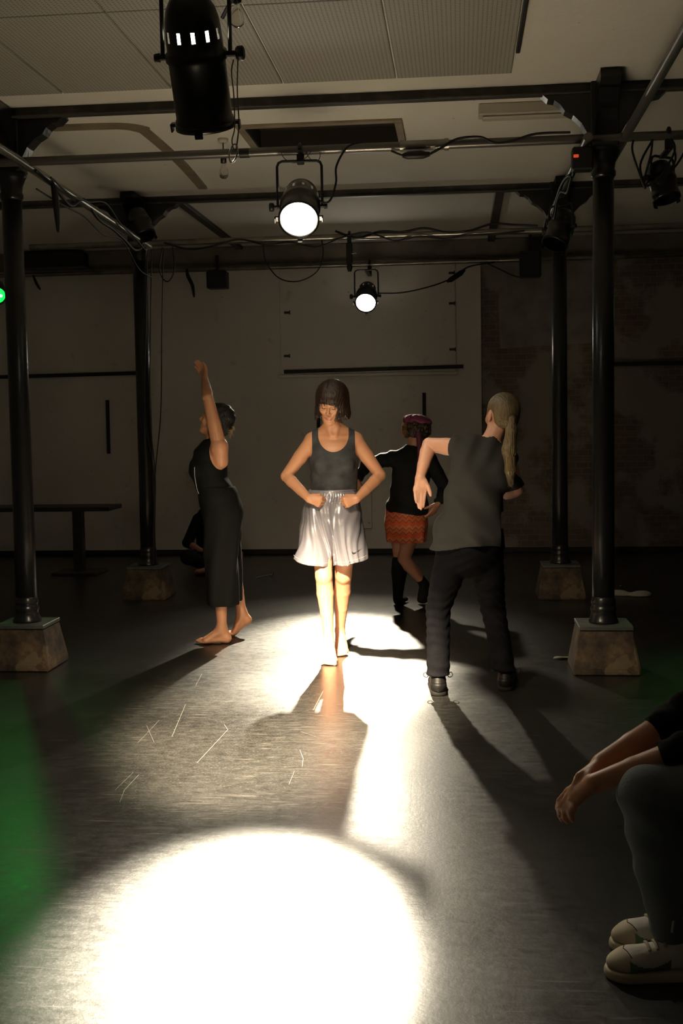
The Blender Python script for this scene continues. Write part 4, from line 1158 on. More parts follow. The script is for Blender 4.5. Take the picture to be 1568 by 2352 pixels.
    def hpost(D, P):
        x, y, z = P[:, 0] - .006, P[:, 1], P[:, 2]
        th = np.arctan2(x, -(y + .0))
        low = np.clip((1.60 - z) / .1, .15, 1)
        D = D - .0012 * low * (np.sin(52 * th + 5 * np.sin(z * 26 + 2 * th)) + .7 * np.sin(93 * th + 8 * z * 5))
        D = D + .010 * np.exp(-((th + .25) / .06) ** 2) * np.clip((z - 1.58) / .05, 0, 1)
        fx = x + .020 + (z - 1.45) * .02
        right = np.clip((x + .02) / .05, 0, 1)
        brow = 1.508 - .030 * right + .004 * np.sin(70 * x)
        face = np.maximum.reduce([np.abs(fx) - (.044 + .004 * np.sin(z * 60)), z - brow, y + .045])
        under = np.maximum.reduce([np.abs(fx) - .040, z - 1.46, y + .0])
        D = np.maximum(D, -np.minimum(face, under))
        bot = 1.425 + .010 * np.sin(9 * th) + .006 * np.sin(31 * th) + .020 * np.clip(-x / .1, 0, 1)
        inner = np.sqrt((x / .074) ** 2 + ((y + .0) / .070) ** 2) - 1
        return np.maximum.reduce([D, bot - z, np.where(z < 1.47, -inner * .07, -1)])
    hair = sdf_mesh('hair', H, .0036, 'hair_brown', T, hpost, extra=.012)
    q = random.Random(3); m = MB()
    for i in range(60):
        x0 = q.uniform(-.058, .040); zt = 1.525; ln = q.uniform(.010, .030) + (.02 if x0 > .015 else 0)
        y0 = -.118 - .02 * (1 - (x0 / .07) ** 2)
        m.tube(spline([(x0, y0 + .018, zt + .03), (x0, y0 + .004, zt), (x0 + q.uniform(-.005, .005), y0 + .003, zt - ln)], 3), [.0016] * 5 + [.0010, .0005], 4)
    for i in range(22):       # loose lock in front of the cheek
        a = q.uniform(-.007, .007)
        m.tube(spline([(.036 + a, -.108, 1.515), (.040 + a, -.105, 1.47), (.034 + a, -.107, 1.435), (.030 + a * 1.6, -.108, 1.418), (.034 + a * 2, -.106, q.uniform(1.400, 1.412))], 4), .0008, 4)
    for i in range(90):       # ends of the side hair
        th = q.choice((-1, 1)) * q.uniform(.9, 2.4)
        x0, y0 = .006 + .098 * math.sin(th), -.086 * math.cos(th)
        m.tube(spline([(x0 * .98, y0 * .98, 1.50), (x0 * 1.03, y0 * 1.03, 1.46), (x0 * q.uniform(.92, 1.04), y0 * q.uniform(.92, 1.02), q.uniform(1.412, 1.44))], 3), [.0010] * 5 + [.0008, .0004], 4)
    o = m.build('loose_strands', 'hair_brown', hair); o['kind'] = 'stuff'
    return T
build_middle_dancer()

# ------------------------------------------------------------------ dancer on the left in black, arm raised, seen from her left side
def build_left_dancer():
    T = person((-1.536, 7.504, 0), 'barefoot dancer in black wide cropped trousers with one arm raised straight up, at left')
    F = Fld()
    # she faces image left (-x); her side towards the camera is -y
    tor = [((.012, 0, .78), .105, .135), ((.018, 0, .86), .118, .150), ((-.012, 0, .95), .096, .128), ((-.046, 0, 1.03), .090, .115),
           ((-.066, .01, 1.11), .102, .120), ((-.048, .02, 1.19), .098, .128), ((-.020, .025, 1.255), .068, .110)]
    F.secs(tor, k=.03, t='torso')
    F.ell((-.125, -.045, 1.115), (.045, .05, .05), k=.03, t='torso'); F.ell((-.125, .075, 1.115), (.045, .05, .05), k=.03, t='torso')
    F.cap((-.020, .03, 1.27), (-.042, .055, 1.365), .050, .046, k=.03, t='neck')
    hc = A_(-.018, .062, 1.424); hf = _n((-.93, .12, .34)); hu = _n((.34, .0, .93))
    L = add_head(F, hc, hf, hu, .93)
    sh, el, wr = A_(.020, -.118, 1.262), A_(-.048, -.082, 1.570), A_(-.082, .075, 1.690)
    F.ec((.022, -.085, 1.17), sh, (.050, .050), (.050, .045), (1, 0, 0), k=.03, t='arm')
    limb_arm(F, sh, el, wr, .047, .033, .0225)
    F.ell(el + A_(-.014, -.012, .0), (.016,) * 3, k=.012, t='arm')
    relaxed = [(.25, .25, .15), (.3, .3, .2), (.35, .3, .2), (.4, .35, .2)]
    add_hand(F, wr, (-.22, .50, .62), (-.6, -.75, .2), (.6, -.5, .5), relaxed, .10, sc=.9)
    sh2, el2, wr2 = A_(-.035, .150, 1.235), A_(-.045, .225, 1.00), A_(-.020, .190, .78)
    limb_arm(F, sh2, el2, wr2, .045, .033, .0225)
    add_hand(F, wr2, (.05, -.05, -.95), (.1, -.95, .0), (-.9, .1, .0), relaxed, .05, sc=.9)
    limb_leg(F, (.02, -.075, .80), (-.024, -.030, .495), (.000, -.040, .098), .082, .052, .029, .013, (1, 0, 0))
    limb_leg(F, (.02, .085, .80), (.040, .150, .480), (.108, .200, .170), .082, .052, .029, .013, (1, 0, 0))
    # front foot flat, rear foot on its ball
    foot_flat(F, (.0, -.04, .098), (.028, -.040, .026), (-.105, -.055, .020), (-1, -.10, 0))
    bb_ = A_(.050, .20, .020); hl = A_(.142, .20, .108)
    F.ell(hl, (.028, .028, .030), k=.02, t='foot'); F.cap(A_(.108, .2, .17), hl, .029, .027, k=.02, t='foot')
    F.ec(A_(.106, .2, .150), bb_ + A_(.012, 0, .012), (.032, .032), (.040, .020), (0, 1, 0), k=.02, t='foot')
    F.cap(hl, bb_, .023, .020, k=.015, t='foot')
    for i in range(5):
        o = (.030, .013, 0, -.013, -.026)[i]; ln = (.050, .048, .044, .038, .030)[i]; r_ = (.0125, .0095, .009, .0088, .0085)[i]
        b = bb_ + A_(0, -o * -1, 0)
        F.chain([b, b + A_(-ln * .6, 0, .002), b + A_(-ln, 0, -.007)], [r_ * 1.1, r_, r_], k=.005, t='foot')
    sdf_mesh('body', F, .0045, 'skin', T)
    # sleeveless black top
    G = F.copy(('torso',))
    def post(D, P):
        x, y, z = P[:, 0], P[:, 1], P[:, 2]
        w = .0020 * np.sin(z * 80 + 20 * x) + .0015 * np.sin(50 * y + 30 * z)
        # armhole on the near side: an ellipse low under the raised arm
        ah = np.sqrt(((x - .020) / .064) ** 2 + ((z - 1.235) / .105) ** 2) - 1
        ah = np.maximum(ah * .064, y + .02)
        nk = np.sqrt(((x + .035) / .055) ** 2 + ((y - .03) / .07) ** 2) - 1
        nk = np.maximum(nk * .055, 1.235 - z)
        return np.maximum.reduce([D - .010 - w, -ah, -nk, .95 - z])
    top = sdf_mesh('sleeveless_top', G, .005, 'black_cloth', T, post, extra=.016)
    q = surf_points(top, spline([(-.140, 0, 1.135), (-.140, 0, 1.06), (-.133, 0, 1.00), (-.118, 0, .95), (-.098, 0, .905)], 5), (0, 1, 0), .002)
    MB().tube(q, .0018, 6).build('pale_piping', 'piping', top)
    # wide cropped trousers
    S = Fld()
    S.secs([((-.034, 0, 1.01), .108, .136), ((-.004, 0, .93), .124, .154), ((.020, 0, .84), .130, .166), ((.018, .01, .74), .118, .160)], k=.02)
    S.secs([((.022, -.06, .84), .118, .100), ((.010, -.055, .60), .108, .095), ((.012, -.045, .25), .100, .090)], k=.015)
    S.secs([((.022, .07, .84), .118, .100), ((.025, .10, .60), .100, .095), ((.036, .14, .27), .084, .090)], k=.015)
    def spost(D, P):
        x, y, z = P[:, 0], P[:, 1], P[:, 2]
        th = np.arctan2(y, x)
        fold = .006 * np.sin(7 * th + 3 * np.sin(z * 5)) * np.clip((.95 - z) / .4, 0, 1)
        return np.maximum.reduce([D - fold, .247 + .02 * np.clip(y, 0, 1) - z, z - 1.005])
    sdf_mesh('cropped_trousers', S, .0055, 'black_pants', T, spost, extra=.014)
    # short tousled hair, lighter ends at the nape
    H = Fld(); A3 = np.stack([np.cross(hf, hu), hf, hu])
    H.ell(L(0, -.022, .038), (.084, .098, .088), A3, k=.03); H.ell(L(0, -.075, -.025), (.060, .040, .055), A3, k=.03); H.ell(L(0, .055, .070), (.05, .035, .03), A3, k=.03)
    r3 = np.cross(hf, hu)
    def hpost(D, P):
        q = P - np.asarray(L(0, 0, 0), F4); a = q @ hf.astype(F4); b = q @ hu.astype(F4); c = q @ r3.astype(F4)
        D = D - .004 * np.sin(90 * a + 40 * c) * np.sin(80 * b + 30 * a)
        face = np.maximum.reduce([.030 + .25 * np.abs(b - .03) * 0 - a, b - .050, np.abs(c) - .070])
        ear = np.sqrt((a + .01) ** 2 + (b + .008) ** 2) - .030
        return np.maximum.reduce([D, -face, -np.maximum(ear, .055 - np.abs(c))])
    hair = sdf_mesh('hair', H, .0045, 'hair_black', T, hpost, extra=.008)
    q = random.Random(8); m = MB(); m2 = MB()
    for i in range(120):
        a = q.uniform(0, 2 * math.pi); e = q.uniform(-.3, 1.2)
        d = r3 * math.cos(a) * math.cos(e) + hf * (math.sin(a) * math.cos(e) - .35) + hu * math.sin(e)
        b = L(0, -.02, .03) + _n(d) * .082
        m.tube(spline([b, b + _n(d) * .010 + hu * .002, b + _n(d) * .018 - hf * .008 + A_(0, 0, q.uniform(-.012, .006))], 3), [.0016] * 5 + [.001, .0004], 4)
    for i in range(34):
        b = L(q.uniform(-.05, .05), -.108, q.uniform(-.075, .02))
        d = -hf * q.uniform(.012, .030) + A_(0, 0, q.uniform(-.030, -.006)) + r3 * q.uniform(-.01, .01)
        m2.tube(spline([b, b + d * .5 + A_(0, 0, .003), b + d], 3), [.0015] * 5 + [.001, .0004], 4)
    o = m.build('loose_strands', 'hair_black', hair); o['kind'] = 'stuff'
    o = m2.build('nape_strands', 'hair_light', hair); o['kind'] = 'stuff'; o['label'] = 'light hair ends at the nape'
build_left_dancer()

# ------------------------------------------------------------------ dancer on the right, back to the camera, blonde ponytail
def build_right_dancer():
    T = person((.046, 6.155, 0), 'dancer with long blonde ponytail seen from behind, grey T-shirt and dark jeans')
    F = Fld()
    tor = [((-.003, .05, .74), .135, .105), ((-.002, .04, .82), .155, .115), ((.010, .02, .92), .132, .095), ((.028, .0, 1.02), .128, .090),
           ((.045, -.005, 1.11), .142, .098), ((.060, .0, 1.19), .140, .088), ((.070, .012, 1.25), .110, .060)]
    F.secs(tor, k=.03, t='torso')
    F.cap((.098, .015, 1.265), (.150, .030, 1.37), .050, .047, k=.03, t='neck')
    hc = A_(.172, .045, 1.420); hf = _n((-.34, .94, .02)); hu = _n((.14, .0, .99))
    L = add_head(F, hc, hf, hu, .98)
    shL, elL, wrL = A_(-.040, .020, 1.262), A_(-.195, .150, 1.280), A_(-.252, .020, 1.118)
    limb_arm(F, shL, elL, wrL, .048, .036, .0245)
    F.cap(A_(.03, .012, 1.255), shL, .042, .046, k=.03, t='trap')
    open_h = [(.05, .10, .05), (.08, .12, .05), (.06, .12, .08), (.10, .15, .10)]
    add_hand(F, wrL, (-.05, -.18, -.98), (.10, -.97, .2), (.97, .1, -.05), open_h, .10, thumb=(.45, .20), sc=.98)
    shR, elR, wrR = A_(.190, .020, 1.215), A_(.245, .050, 1.045), A_(.225, .26, 1.00)
    F.cap(A_(.10, .012, 1.25), shR, .042, .046, k=.03, t='trap')
    limb_arm(F, shR, elR, wrR, .048, .036, .0245)
    add_hand(F, wrR, (-.3, .9, .1), (-.3, -.2, -.9), (-.9, -.2, .1), [(.4, .4, .2)] * 4, .05)
    limb_leg(F, (-.085, .03, .76), (-.165, .085, .420), (-.178, -.060, .115), .080, .049, .030, .003, (0, -1, 0))
    limb_leg(F, (.085, .04, .76), (.130, .120, .410), (.172, .030, .120), .080, .049, .030, .003, (0, -1, 0))
    sdf_mesh('body', F, .0048, 'skin_pale', T)
    # T-shirt: loose, sleeves to the upper arm, folds across the back
    G = Fld()
    G.secs([((-.002, .045, .73), .190, .148), ((.004, .030, .84), .178, .138), ((.010, .018, .92), .152, .118), ((.026, .002, 1.00), .146, .112), ((.045, -.004, 1.11), .152, .112), ((.060, .0, 1.19), .150, .100), ((.075, .010, 1.25), .118, .068), ((.105, .014, 1.285), .062, .058)], k=.02, t='shirt')
    G.ec(A_(.03, .012, 1.225), lerp(shL, elL, .45), (.066, .066), (.060, .058), (0, 0, 1), k=.03, t='shirt')
    G.cap((.06, .01, 1.24), shL, .058, .062, k=.03, t='shirt')
    G.cap((.09, .01, 1.24), shR, .058, .062, k=.03, t='shirt')
    G.ec(A_(.12, .012, 1.235), lerp(shR, elR, 1.0), (.062, .058), (.058, .055), (0, 1, 0), k=.03, t='shirt')
    axL = _n(elL - shL); cutL = lerp(shL, elL, .20); axR = _n(elR - shR); cutR = lerp(shR, elR, .93)
    def post(D, P):
        x, y, z = P[:, 0], P[:, 1], P[:, 2]
        u = x - .04; v = z - 1.0
        f = .0095 * np.sin(34 * (u + .35 * v) + 2.2 * np.sin(v * 9)) * np.exp(-((v) / .24) ** 2)
        f += .0085 * np.sin(46 * (v + .55 * u) + 1.5 * np.sin(u * 20)) * np.clip((.88 - z) / .08, 0, 1)
        f += .006 * np.sin(60 * (u - .5 * v)) * np.clip((z - 1.12) / .08, 0, 1)
        neck = np.sqrt((x - .118) ** 2 + (y - .018) ** 2) - .058
        cl = np.maximum(((P - cutL.astype(F4)) @ axL.astype(F4)), -.02 - (x + .02) * 0 - 1)
        cl = np.where((x < -.03) & (z > 1.12), cl, -1)
        cr = np.where((x > .17), (P - cutR.astype(F4)) @ axR.astype(F4), -1)
        return np.maximum.reduce([D - .004 - .007 * np.clip((.86 - z) / .06, 0, 1) - f, .752 + .015 * np.sin(x * 12 + 1) - z, -np.maximum(neck, 1.27 - z), cl, cr])
    sdf_mesh('t_shirt', G, .005, 'grey_tee', T, post, extra=.024)
    # jeans
    S = Fld()
    S.secs([((-.002, .04, .83), .178, .134), ((-.002, .045, .76), .180, .136), ((-.002, .05, .71), .160, .124)], k=.02)
    def leg(hip, knee, ank, s):
        S.chain([hip, lerp(hip, knee, .5), knee], [.096, .080, .064], k=.012)
        S.chain([knee, lerp(knee, ank, .5), A_(*ank) + A_(0, 0, -.03)], [.064, .059, .060], k=.010)
    leg(A_(-.075, .04, .74), A_(-.162, .085, .420), A_(-.176, -.050, .110), 1)
    leg(A_(.080, .05, .74), A_(.130, .120, .410), A_(.176, .035, .110), -1)
    def jpost(D, P):
        x, y, z = P[:, 0], P[:, 1], P[:, 2]
        side = np.sign(x - .0)
        wr = .0028 * np.sin(130 * (z + .25 * side * x) + 2.5 * np.sin(x * 35 + y * 22)) * np.exp(-((z - .40) / .17) ** 2)
        wr += .0028 * np.sin(120 * (z + .5 * side * x) + 2 * np.sin(y * 30)) * np.exp(-((z - .70) / .09) ** 2)
        wr += .003 * np.sin(110 * z + 14 * x) * np.clip((.22 - z) / .1, 0, 1)
        return np.maximum.reduce([D - wr, .098 - z, z - .845])
    sdf_mesh('jeans', S, .005, 'jeans', T, jpost, extra=.012)
    # lace-up shoes seen from the heel
    def shoe(heel, toe):
        heel, toe = A_(*heel), A_(*toe); d = _n(toe - heel); sd = _n(np.cross(d, (0, 0, 1)))
        B = Fld()
        B.ec(heel + A_(0, 0, .045), toe - d * .05 + A_(0, 0, .036), (.038, .040), (.044, .032), sd, k=.02)
        B.ell(toe - d * .045 + A_(0, 0, .030), (.044, .05, .028), np.stack([sd, d, A_(0, 0, 1)]), k=.02)
        B.ec(heel + d * .02 + A_(0, 0, .05), heel + d * .035 + A_(0, 0, .110), (.038, .042), (.037, .042), sd, k=.02)
        def p1(D, P): return np.maximum(D + .0025 * (np.abs(P[:, 2] - .062) < .0022), .020 - P[:, 2])
        up_ = sdf_mesh('shoe', B, .004, 'black_leather', T, p1)
        Q = Fld(); Q.ec(heel + A_(0, 0, .012), toe - d * .05 + A_(0, 0, .012), (.041, .030), (.048, .030), sd, k=.01); Q.ell(toe - d * .045 + A_(0, 0, .012), (.048, .054, .03), np.stack([sd, d, A_(0, 0, 1)]), k=.01)
        sdf_mesh('sole', Q, .004, 'rubber_sole', up_, lambda D, P: np.maximum.reduce([D, -P[:, 2], P[:, 2] - .026 - .012 * np.exp(-((P - heel.astype(F4)) @ d.astype(F4) / .05) ** 2)]))
        for sgn in (-1, 1):
            c = heel + d * .06 + sd * .045 * sgn + A_(0, 0, .095)
            MB().tube(spline([c, c + sd * .022 * sgn + A_(0, 0, .012), c + sd * .030 * sgn + A_(0, 0, -.004), c + sd * .014 * sgn + A_(0, 0, -.014), c], 5), .0024, 6).build('lace', 'cable', up_)
    shoe((-.178, -.085, 0), (-.166, .175, 0)); shoe((.176, .005, 0), (.230, .255, 0))
    # hair drawn back to a long ponytail
    H = Fld(); A3 = np.stack([np.cross(hf, hu), hf, hu]); r3 = np.cross(hf, hu)
    H.ell(L(0, -.014, .036), (.081, .101, .090), A3, k=.02); H.ell(L(0, -.060, -.015), (.060, .045, .050), A3, k=.03)
    tie = L(0, -.112, -.004)
    def hpost(D, P):
        q = P - np.asarray(L(0, 0, 0), F4); a = q @ hf.astype(F4); b = q @ hu.astype(F4); c = q @ r3.astype(F4)
        w = P - tie.astype(F4); ang = np.arctan2(w[:, 2], w @ r3.astype(F4))
        D = D - .0014 * np.sin(64 * ang + 3 * np.sin(ang * 5))
        face = np.maximum.reduce([.038 - a, b - .062, np.abs(c) - .09])
        ear = np.sqrt((a + .010) ** 2 + (b + .006) ** 2) - .034
        low = np.maximum(-.062 - b, -a - .2)
        return np.maximum.reduce([D, -face, -np.maximum(ear, .05 - np.abs(c)), -low - .0 if False else -.066 - b])
    hair = sdf_mesh('hair', H, .0042, 'hair_blonde', T, hpost, extra=.006)
    Pt = Fld()
    pts = [tie + A_(0, .014, .004), tie + A_(.0, -.014, -.008), tie + A_(-.004, -.020, -.065), A_(.192, -.080, 1.25), A_(.194, -.074, 1.15), A_(.202, -.066, 1.075)]
    Pt.chain(pts, [.015, .018, .027, .035, .031, .010], k=.012)
    def ppost(D, P):
        ang = np.arctan2(P[:, 1] + .08, P[:, 0] - .19)
        return D - .0024 * np.sin(22 * ang + 4 * np.sin(P[:, 2] * 18)) - .0014 * np.sin(47 * ang + P[:, 2] * 40)
    pony = sdf_mesh('ponytail', Pt, .004, 'hair_blonde', hair, ppost, extra=.006)
    q = random.Random(5); m = MB()
    for i in range(80):
        a = q.uniform(-.026, .026); y = q.uniform(-.10, -.055); z1 = q.uniform(1.055, 1.12)
        m.tube(spline([(.206 + a * .4, -.09, 1.37), (.194 + a, y, 1.25), (.194 + a * .9, y, 1.14), (.202 + a * .6, y + .01, z1)], 4), [.0014] * 10 + [.001, .0008, .0004], 4)
    o = m.build('loose_strands', 'hair_blonde', hair); o['kind'] = 'stuff'
    ring = [Vector(tie + A_(0, -.004, 0) + (A_(1, 0, 0) * math.cos(a) + A_(0, .3, .95) * math.sin(a)) * .018) for a in [2 * math.pi * i / 16 for i in range(17)]]
    MB().tube(ring, .005, 6, caps=False).build('hair_tie', 'hair_tie', hair)
build_right_dancer()

# ------------------------------------------------------------------ dancer further back in black jumper and zigzag skirt
def build_back_dancer():
    T = person((-.41, 9.064, 0), 'dancer further back in plum beret, black jumper and orange zigzag skirt, seen from behind')
    F = Fld()
    tor = [((.0, .01, .62), .13, .105), ((.0, .01, .70), .150, .115), ((.006, .0, .80), .128, .095), ((.018, -.002, .90), .122, .088), ((.034, 0, 1.0), .132, .094), ((.045, .0, 1.08), .136, .086), ((.048, .005, 1.14), .10, .060)]
    F.secs(tor, k=.03, t='torso')
    F.cap((.05, .005, 1.16), (.066, .012, 1.26), .050, .046, k=.03, t='neck')
    hc = A_(.078, .005, 1.325); hf = _n((-.25, .95, -.12)); hu = _n((.08, .1, .99))
    L = add_head(F, hc, hf, hu, .95)
    shL, elL, wrL = A_(-.100, .0, 1.120), A_(-.300, -.02, 1.075), A_(-.378, -.10, .965)
    shR, elR, wrR = A_(.178, .0, 1.105), A_(.292, .02, .895), A_(.232, -.05, .770)
    for s_ in (shL, shR): F.cap((.05, .005, 1.14), s_, .040, .044, k=.03, t='torso')
    limb_arm(F, shL, elL, wrL, .046, .034, .023, t='arm'); limb_arm(F, shR, elR, wrR, .046, .034, .023, t='arm')
    relaxed = [(.3, .35, .2), (.35, .35, .2), (.4, .4, .2), (.45, .4, .2)]
    add_hand(F, wrL, (-.12, -.15, -.95), (.6, .5, 0), (.3, -.9, .0), relaxed, .08, sc=.95)
    add_hand(F, wrR, (-.50, -.12, -.80), (-.6, .6, .3), (.4, -.7, -.4), relaxed, .08, sc=.95)
    # standing leg and the other crossed behind it, toes down
    limb_leg(F, (-.062, .0, .64), (-.058, .020, .345), (-.076, -.015, .075), .084, .052, .030, .012, (0, -1, 0))
    limb_leg(F, (.060, .0, .64), (-.030, -.095, .365), (.125, -.010, .160), .084, .052, .030, .012, (-.4, -.6, 0))
    F.chain([A_(-.076, -.015, .075), A_(-.080, -.035, .030)], [.028, .026], k=.01, t='foot')
    F.ec(A_(-.070, .0, .032), A_(-.030, .105, .022), (.032, .026), (.038, .018), (1, 0, 0), k=.02, t='foot')
    F.ec(A_(.125, -.010, .150), A_(.112, -.005, .030), (.032, .028), (.038, .020), (1, 0, 0), k=.02, t='foot')
    sdf_mesh('body', F, .0055, 'skin_tan', T)
    # long black jumper
    G = Fld()
    G.secs([((.0, .005, .665), .165, .130), ((.004, .002, .74), .160, .122), ((.014, 0, .86), .136, .104), ((.032, 0, .98), .142, .106), ((.045, 0, 1.08), .146, .098), ((.048, .005, 1.14), .112, .070), ((.052, .006, 1.185), .062, .060)], k=.02)
    for sh, el, wr in ((shL, elL, wrL), (shR, elR, wrR)):
        G.cap((.05, .004, 1.125), sh, .055, .060, k=.03)
        G.chain([sh, lerp(sh, el, .5), el, lerp(el, wr, .78)], [.059, .054, .047, .040], k=.010)
    def post(D, P):
        x, y, z = P[:, 0], P[:, 1], P[:, 2]
        arm = np.clip((np.abs(x - .04) - .13) / .05, 0, 1)
        f = .004 * np.sin(70 * x + 40 * z) * arm + .004 * np.sin(38 * z + 20 * x) * (1 - arm)
        neck = np.maximum(np.sqrt((x - .055) ** 2 + (y - .008) ** 2) - .052, 1.175 - z)
        return np.maximum.reduce([D - f, .668 + .02 * np.sin(x * 9) - z, -neck])
    sdf_mesh('jumper', G, .0055, 'black_cloth', T, post, extra=.010)
    S = Fld(); S.secs([((-.002, .005, .75), .155, .122), ((-.008, .0, .62), .162, .140), ((-.010, .0, .46), .150, .150)], k=.02)
    def spost(D, P):
        th = np.arctan2(P[:, 0], P[:, 1]); return np.maximum.reduce([D - .006 * np.sin(9 * th) * np.clip((.7 - P[:, 2]) / .2, 0, 1), .482 + .03 * np.clip(-P[:, 0], -.1, .12) - P[:, 2], P[:, 2] - .755])
    sdf_mesh('zigzag_skirt', S, .005, 'zigzag', T, spost, extra=.010)
    # socks and slippers
    K = Fld()
    K.chain([A_(-.060, .018, .335), lerp((-.058, .02, .345), (-.076, -.015, .075), .35) + A_(0, -.010, 0), A_(-.072, -.008, .13), A_(-.078, -.018, .060)], [.058, .060, .044, .038], k=.006)
    K.ell((-.080, -.035, .030), (.031, .034, .030), k=.02); K.ec((-.072, .0, .030), (-.030, .110, .024), (.036, .028), (.040, .022), (1, 0, 0), k=.02)
    sdf_mesh('sock', K, .005, 'sock', T, lambda D, P: np.maximum(D, -P[:, 2]))
    K = Fld(); K.chain([lerp((-.030, -.095, .365), (.125, -.010, .160), .78), A_(.125, -.010, .155)], [.036, .035], k=.006); K.ec((.125, -.010, .150), (.110, -.004, .030), (.036, .034), (.042, .026), (1, 0, 0), k=.02)
    sdf_mesh('sock', K, .005, 'sock', T, lambda D, P: np.maximum(D, -P[:, 2]))
    # curly hair under a beret
    H = Fld(); A3 = np.stack([np.cross(hf, hu), hf, hu]); q = random.Random(21); r3 = np.cross(hf, hu)
    for i in range(300):
        a = q.uniform(0, 2 * math.pi); e = q.uniform(-.75, .35)
        d = r3 * math.cos(a) * math.cos(e) + hf * math.sin(a) * math.cos(e) + hu * math.sin(e)
        if d @ hf > .45: continue
        H.ell(L(0, -.012, .015) + _n(d) * q.uniform(.082, .104), (q.uniform(.010, .016),) * 3, k=.005)
    H.ell(L(0, -.015, .025), (.086, .098, .085), A3, k=.01)
    hair = sdf_mesh('curly_hair', H, .005, 'hair_curl', T, lambda D, P: np.maximum(D, -np.maximum.reduce([.045 - (P - np.asarray(L(0, 0, 0), F4)) @ hf.astype(F4), (P - np.asarray(L(0, 0, 0), F4)) @ hu.astype(F4) - .05])))
    m = MB()  # curls on one side in the brighter colour, painted as catching the light
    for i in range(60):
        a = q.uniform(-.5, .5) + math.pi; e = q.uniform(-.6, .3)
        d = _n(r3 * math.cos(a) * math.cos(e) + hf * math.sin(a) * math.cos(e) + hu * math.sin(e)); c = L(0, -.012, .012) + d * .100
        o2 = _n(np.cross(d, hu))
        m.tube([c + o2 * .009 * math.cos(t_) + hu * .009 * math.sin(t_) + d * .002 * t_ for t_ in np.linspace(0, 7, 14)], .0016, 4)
    o = m.build('lit_curls', 'hair_curl_lit', hair); o['label'] = 'curls at the temple coloured as if lit'; o['kind'] = 'stuff'
    B = Fld(); B.ell(L(.006, -.012, .070), (.108, .112, .046), A3, k=.02); B.ell(L(-.02, -.02, .088), (.085, .09, .034), A3, k=.02)
    sdf_mesh('beret', B, .005, 'beret', T, lambda D, P: np.maximum(D - .0025 * np.sin(11 * np.arctan2(P[:, 0] - .08, P[:, 1]) + 40 * P[:, 2] + 30 * P[:, 0]), .045 - (P - np.asarray(L(0, 0, 0), F4)) @ hu.astype(F4)), extra=.008)
    sc = spline([(.088, -.098, 1.31), (.096, -.112, 1.22), (.098, -.118, 1.12), (.090, -.120, 1.03), (.084, -.116, .97)], 5)
    MB().tube(sc, [.022 if i < len(sc) * .7 else .016 for i in range(len(sc))], 8).build('scarf_tail', 'scarf', T)
build_back_dancer()

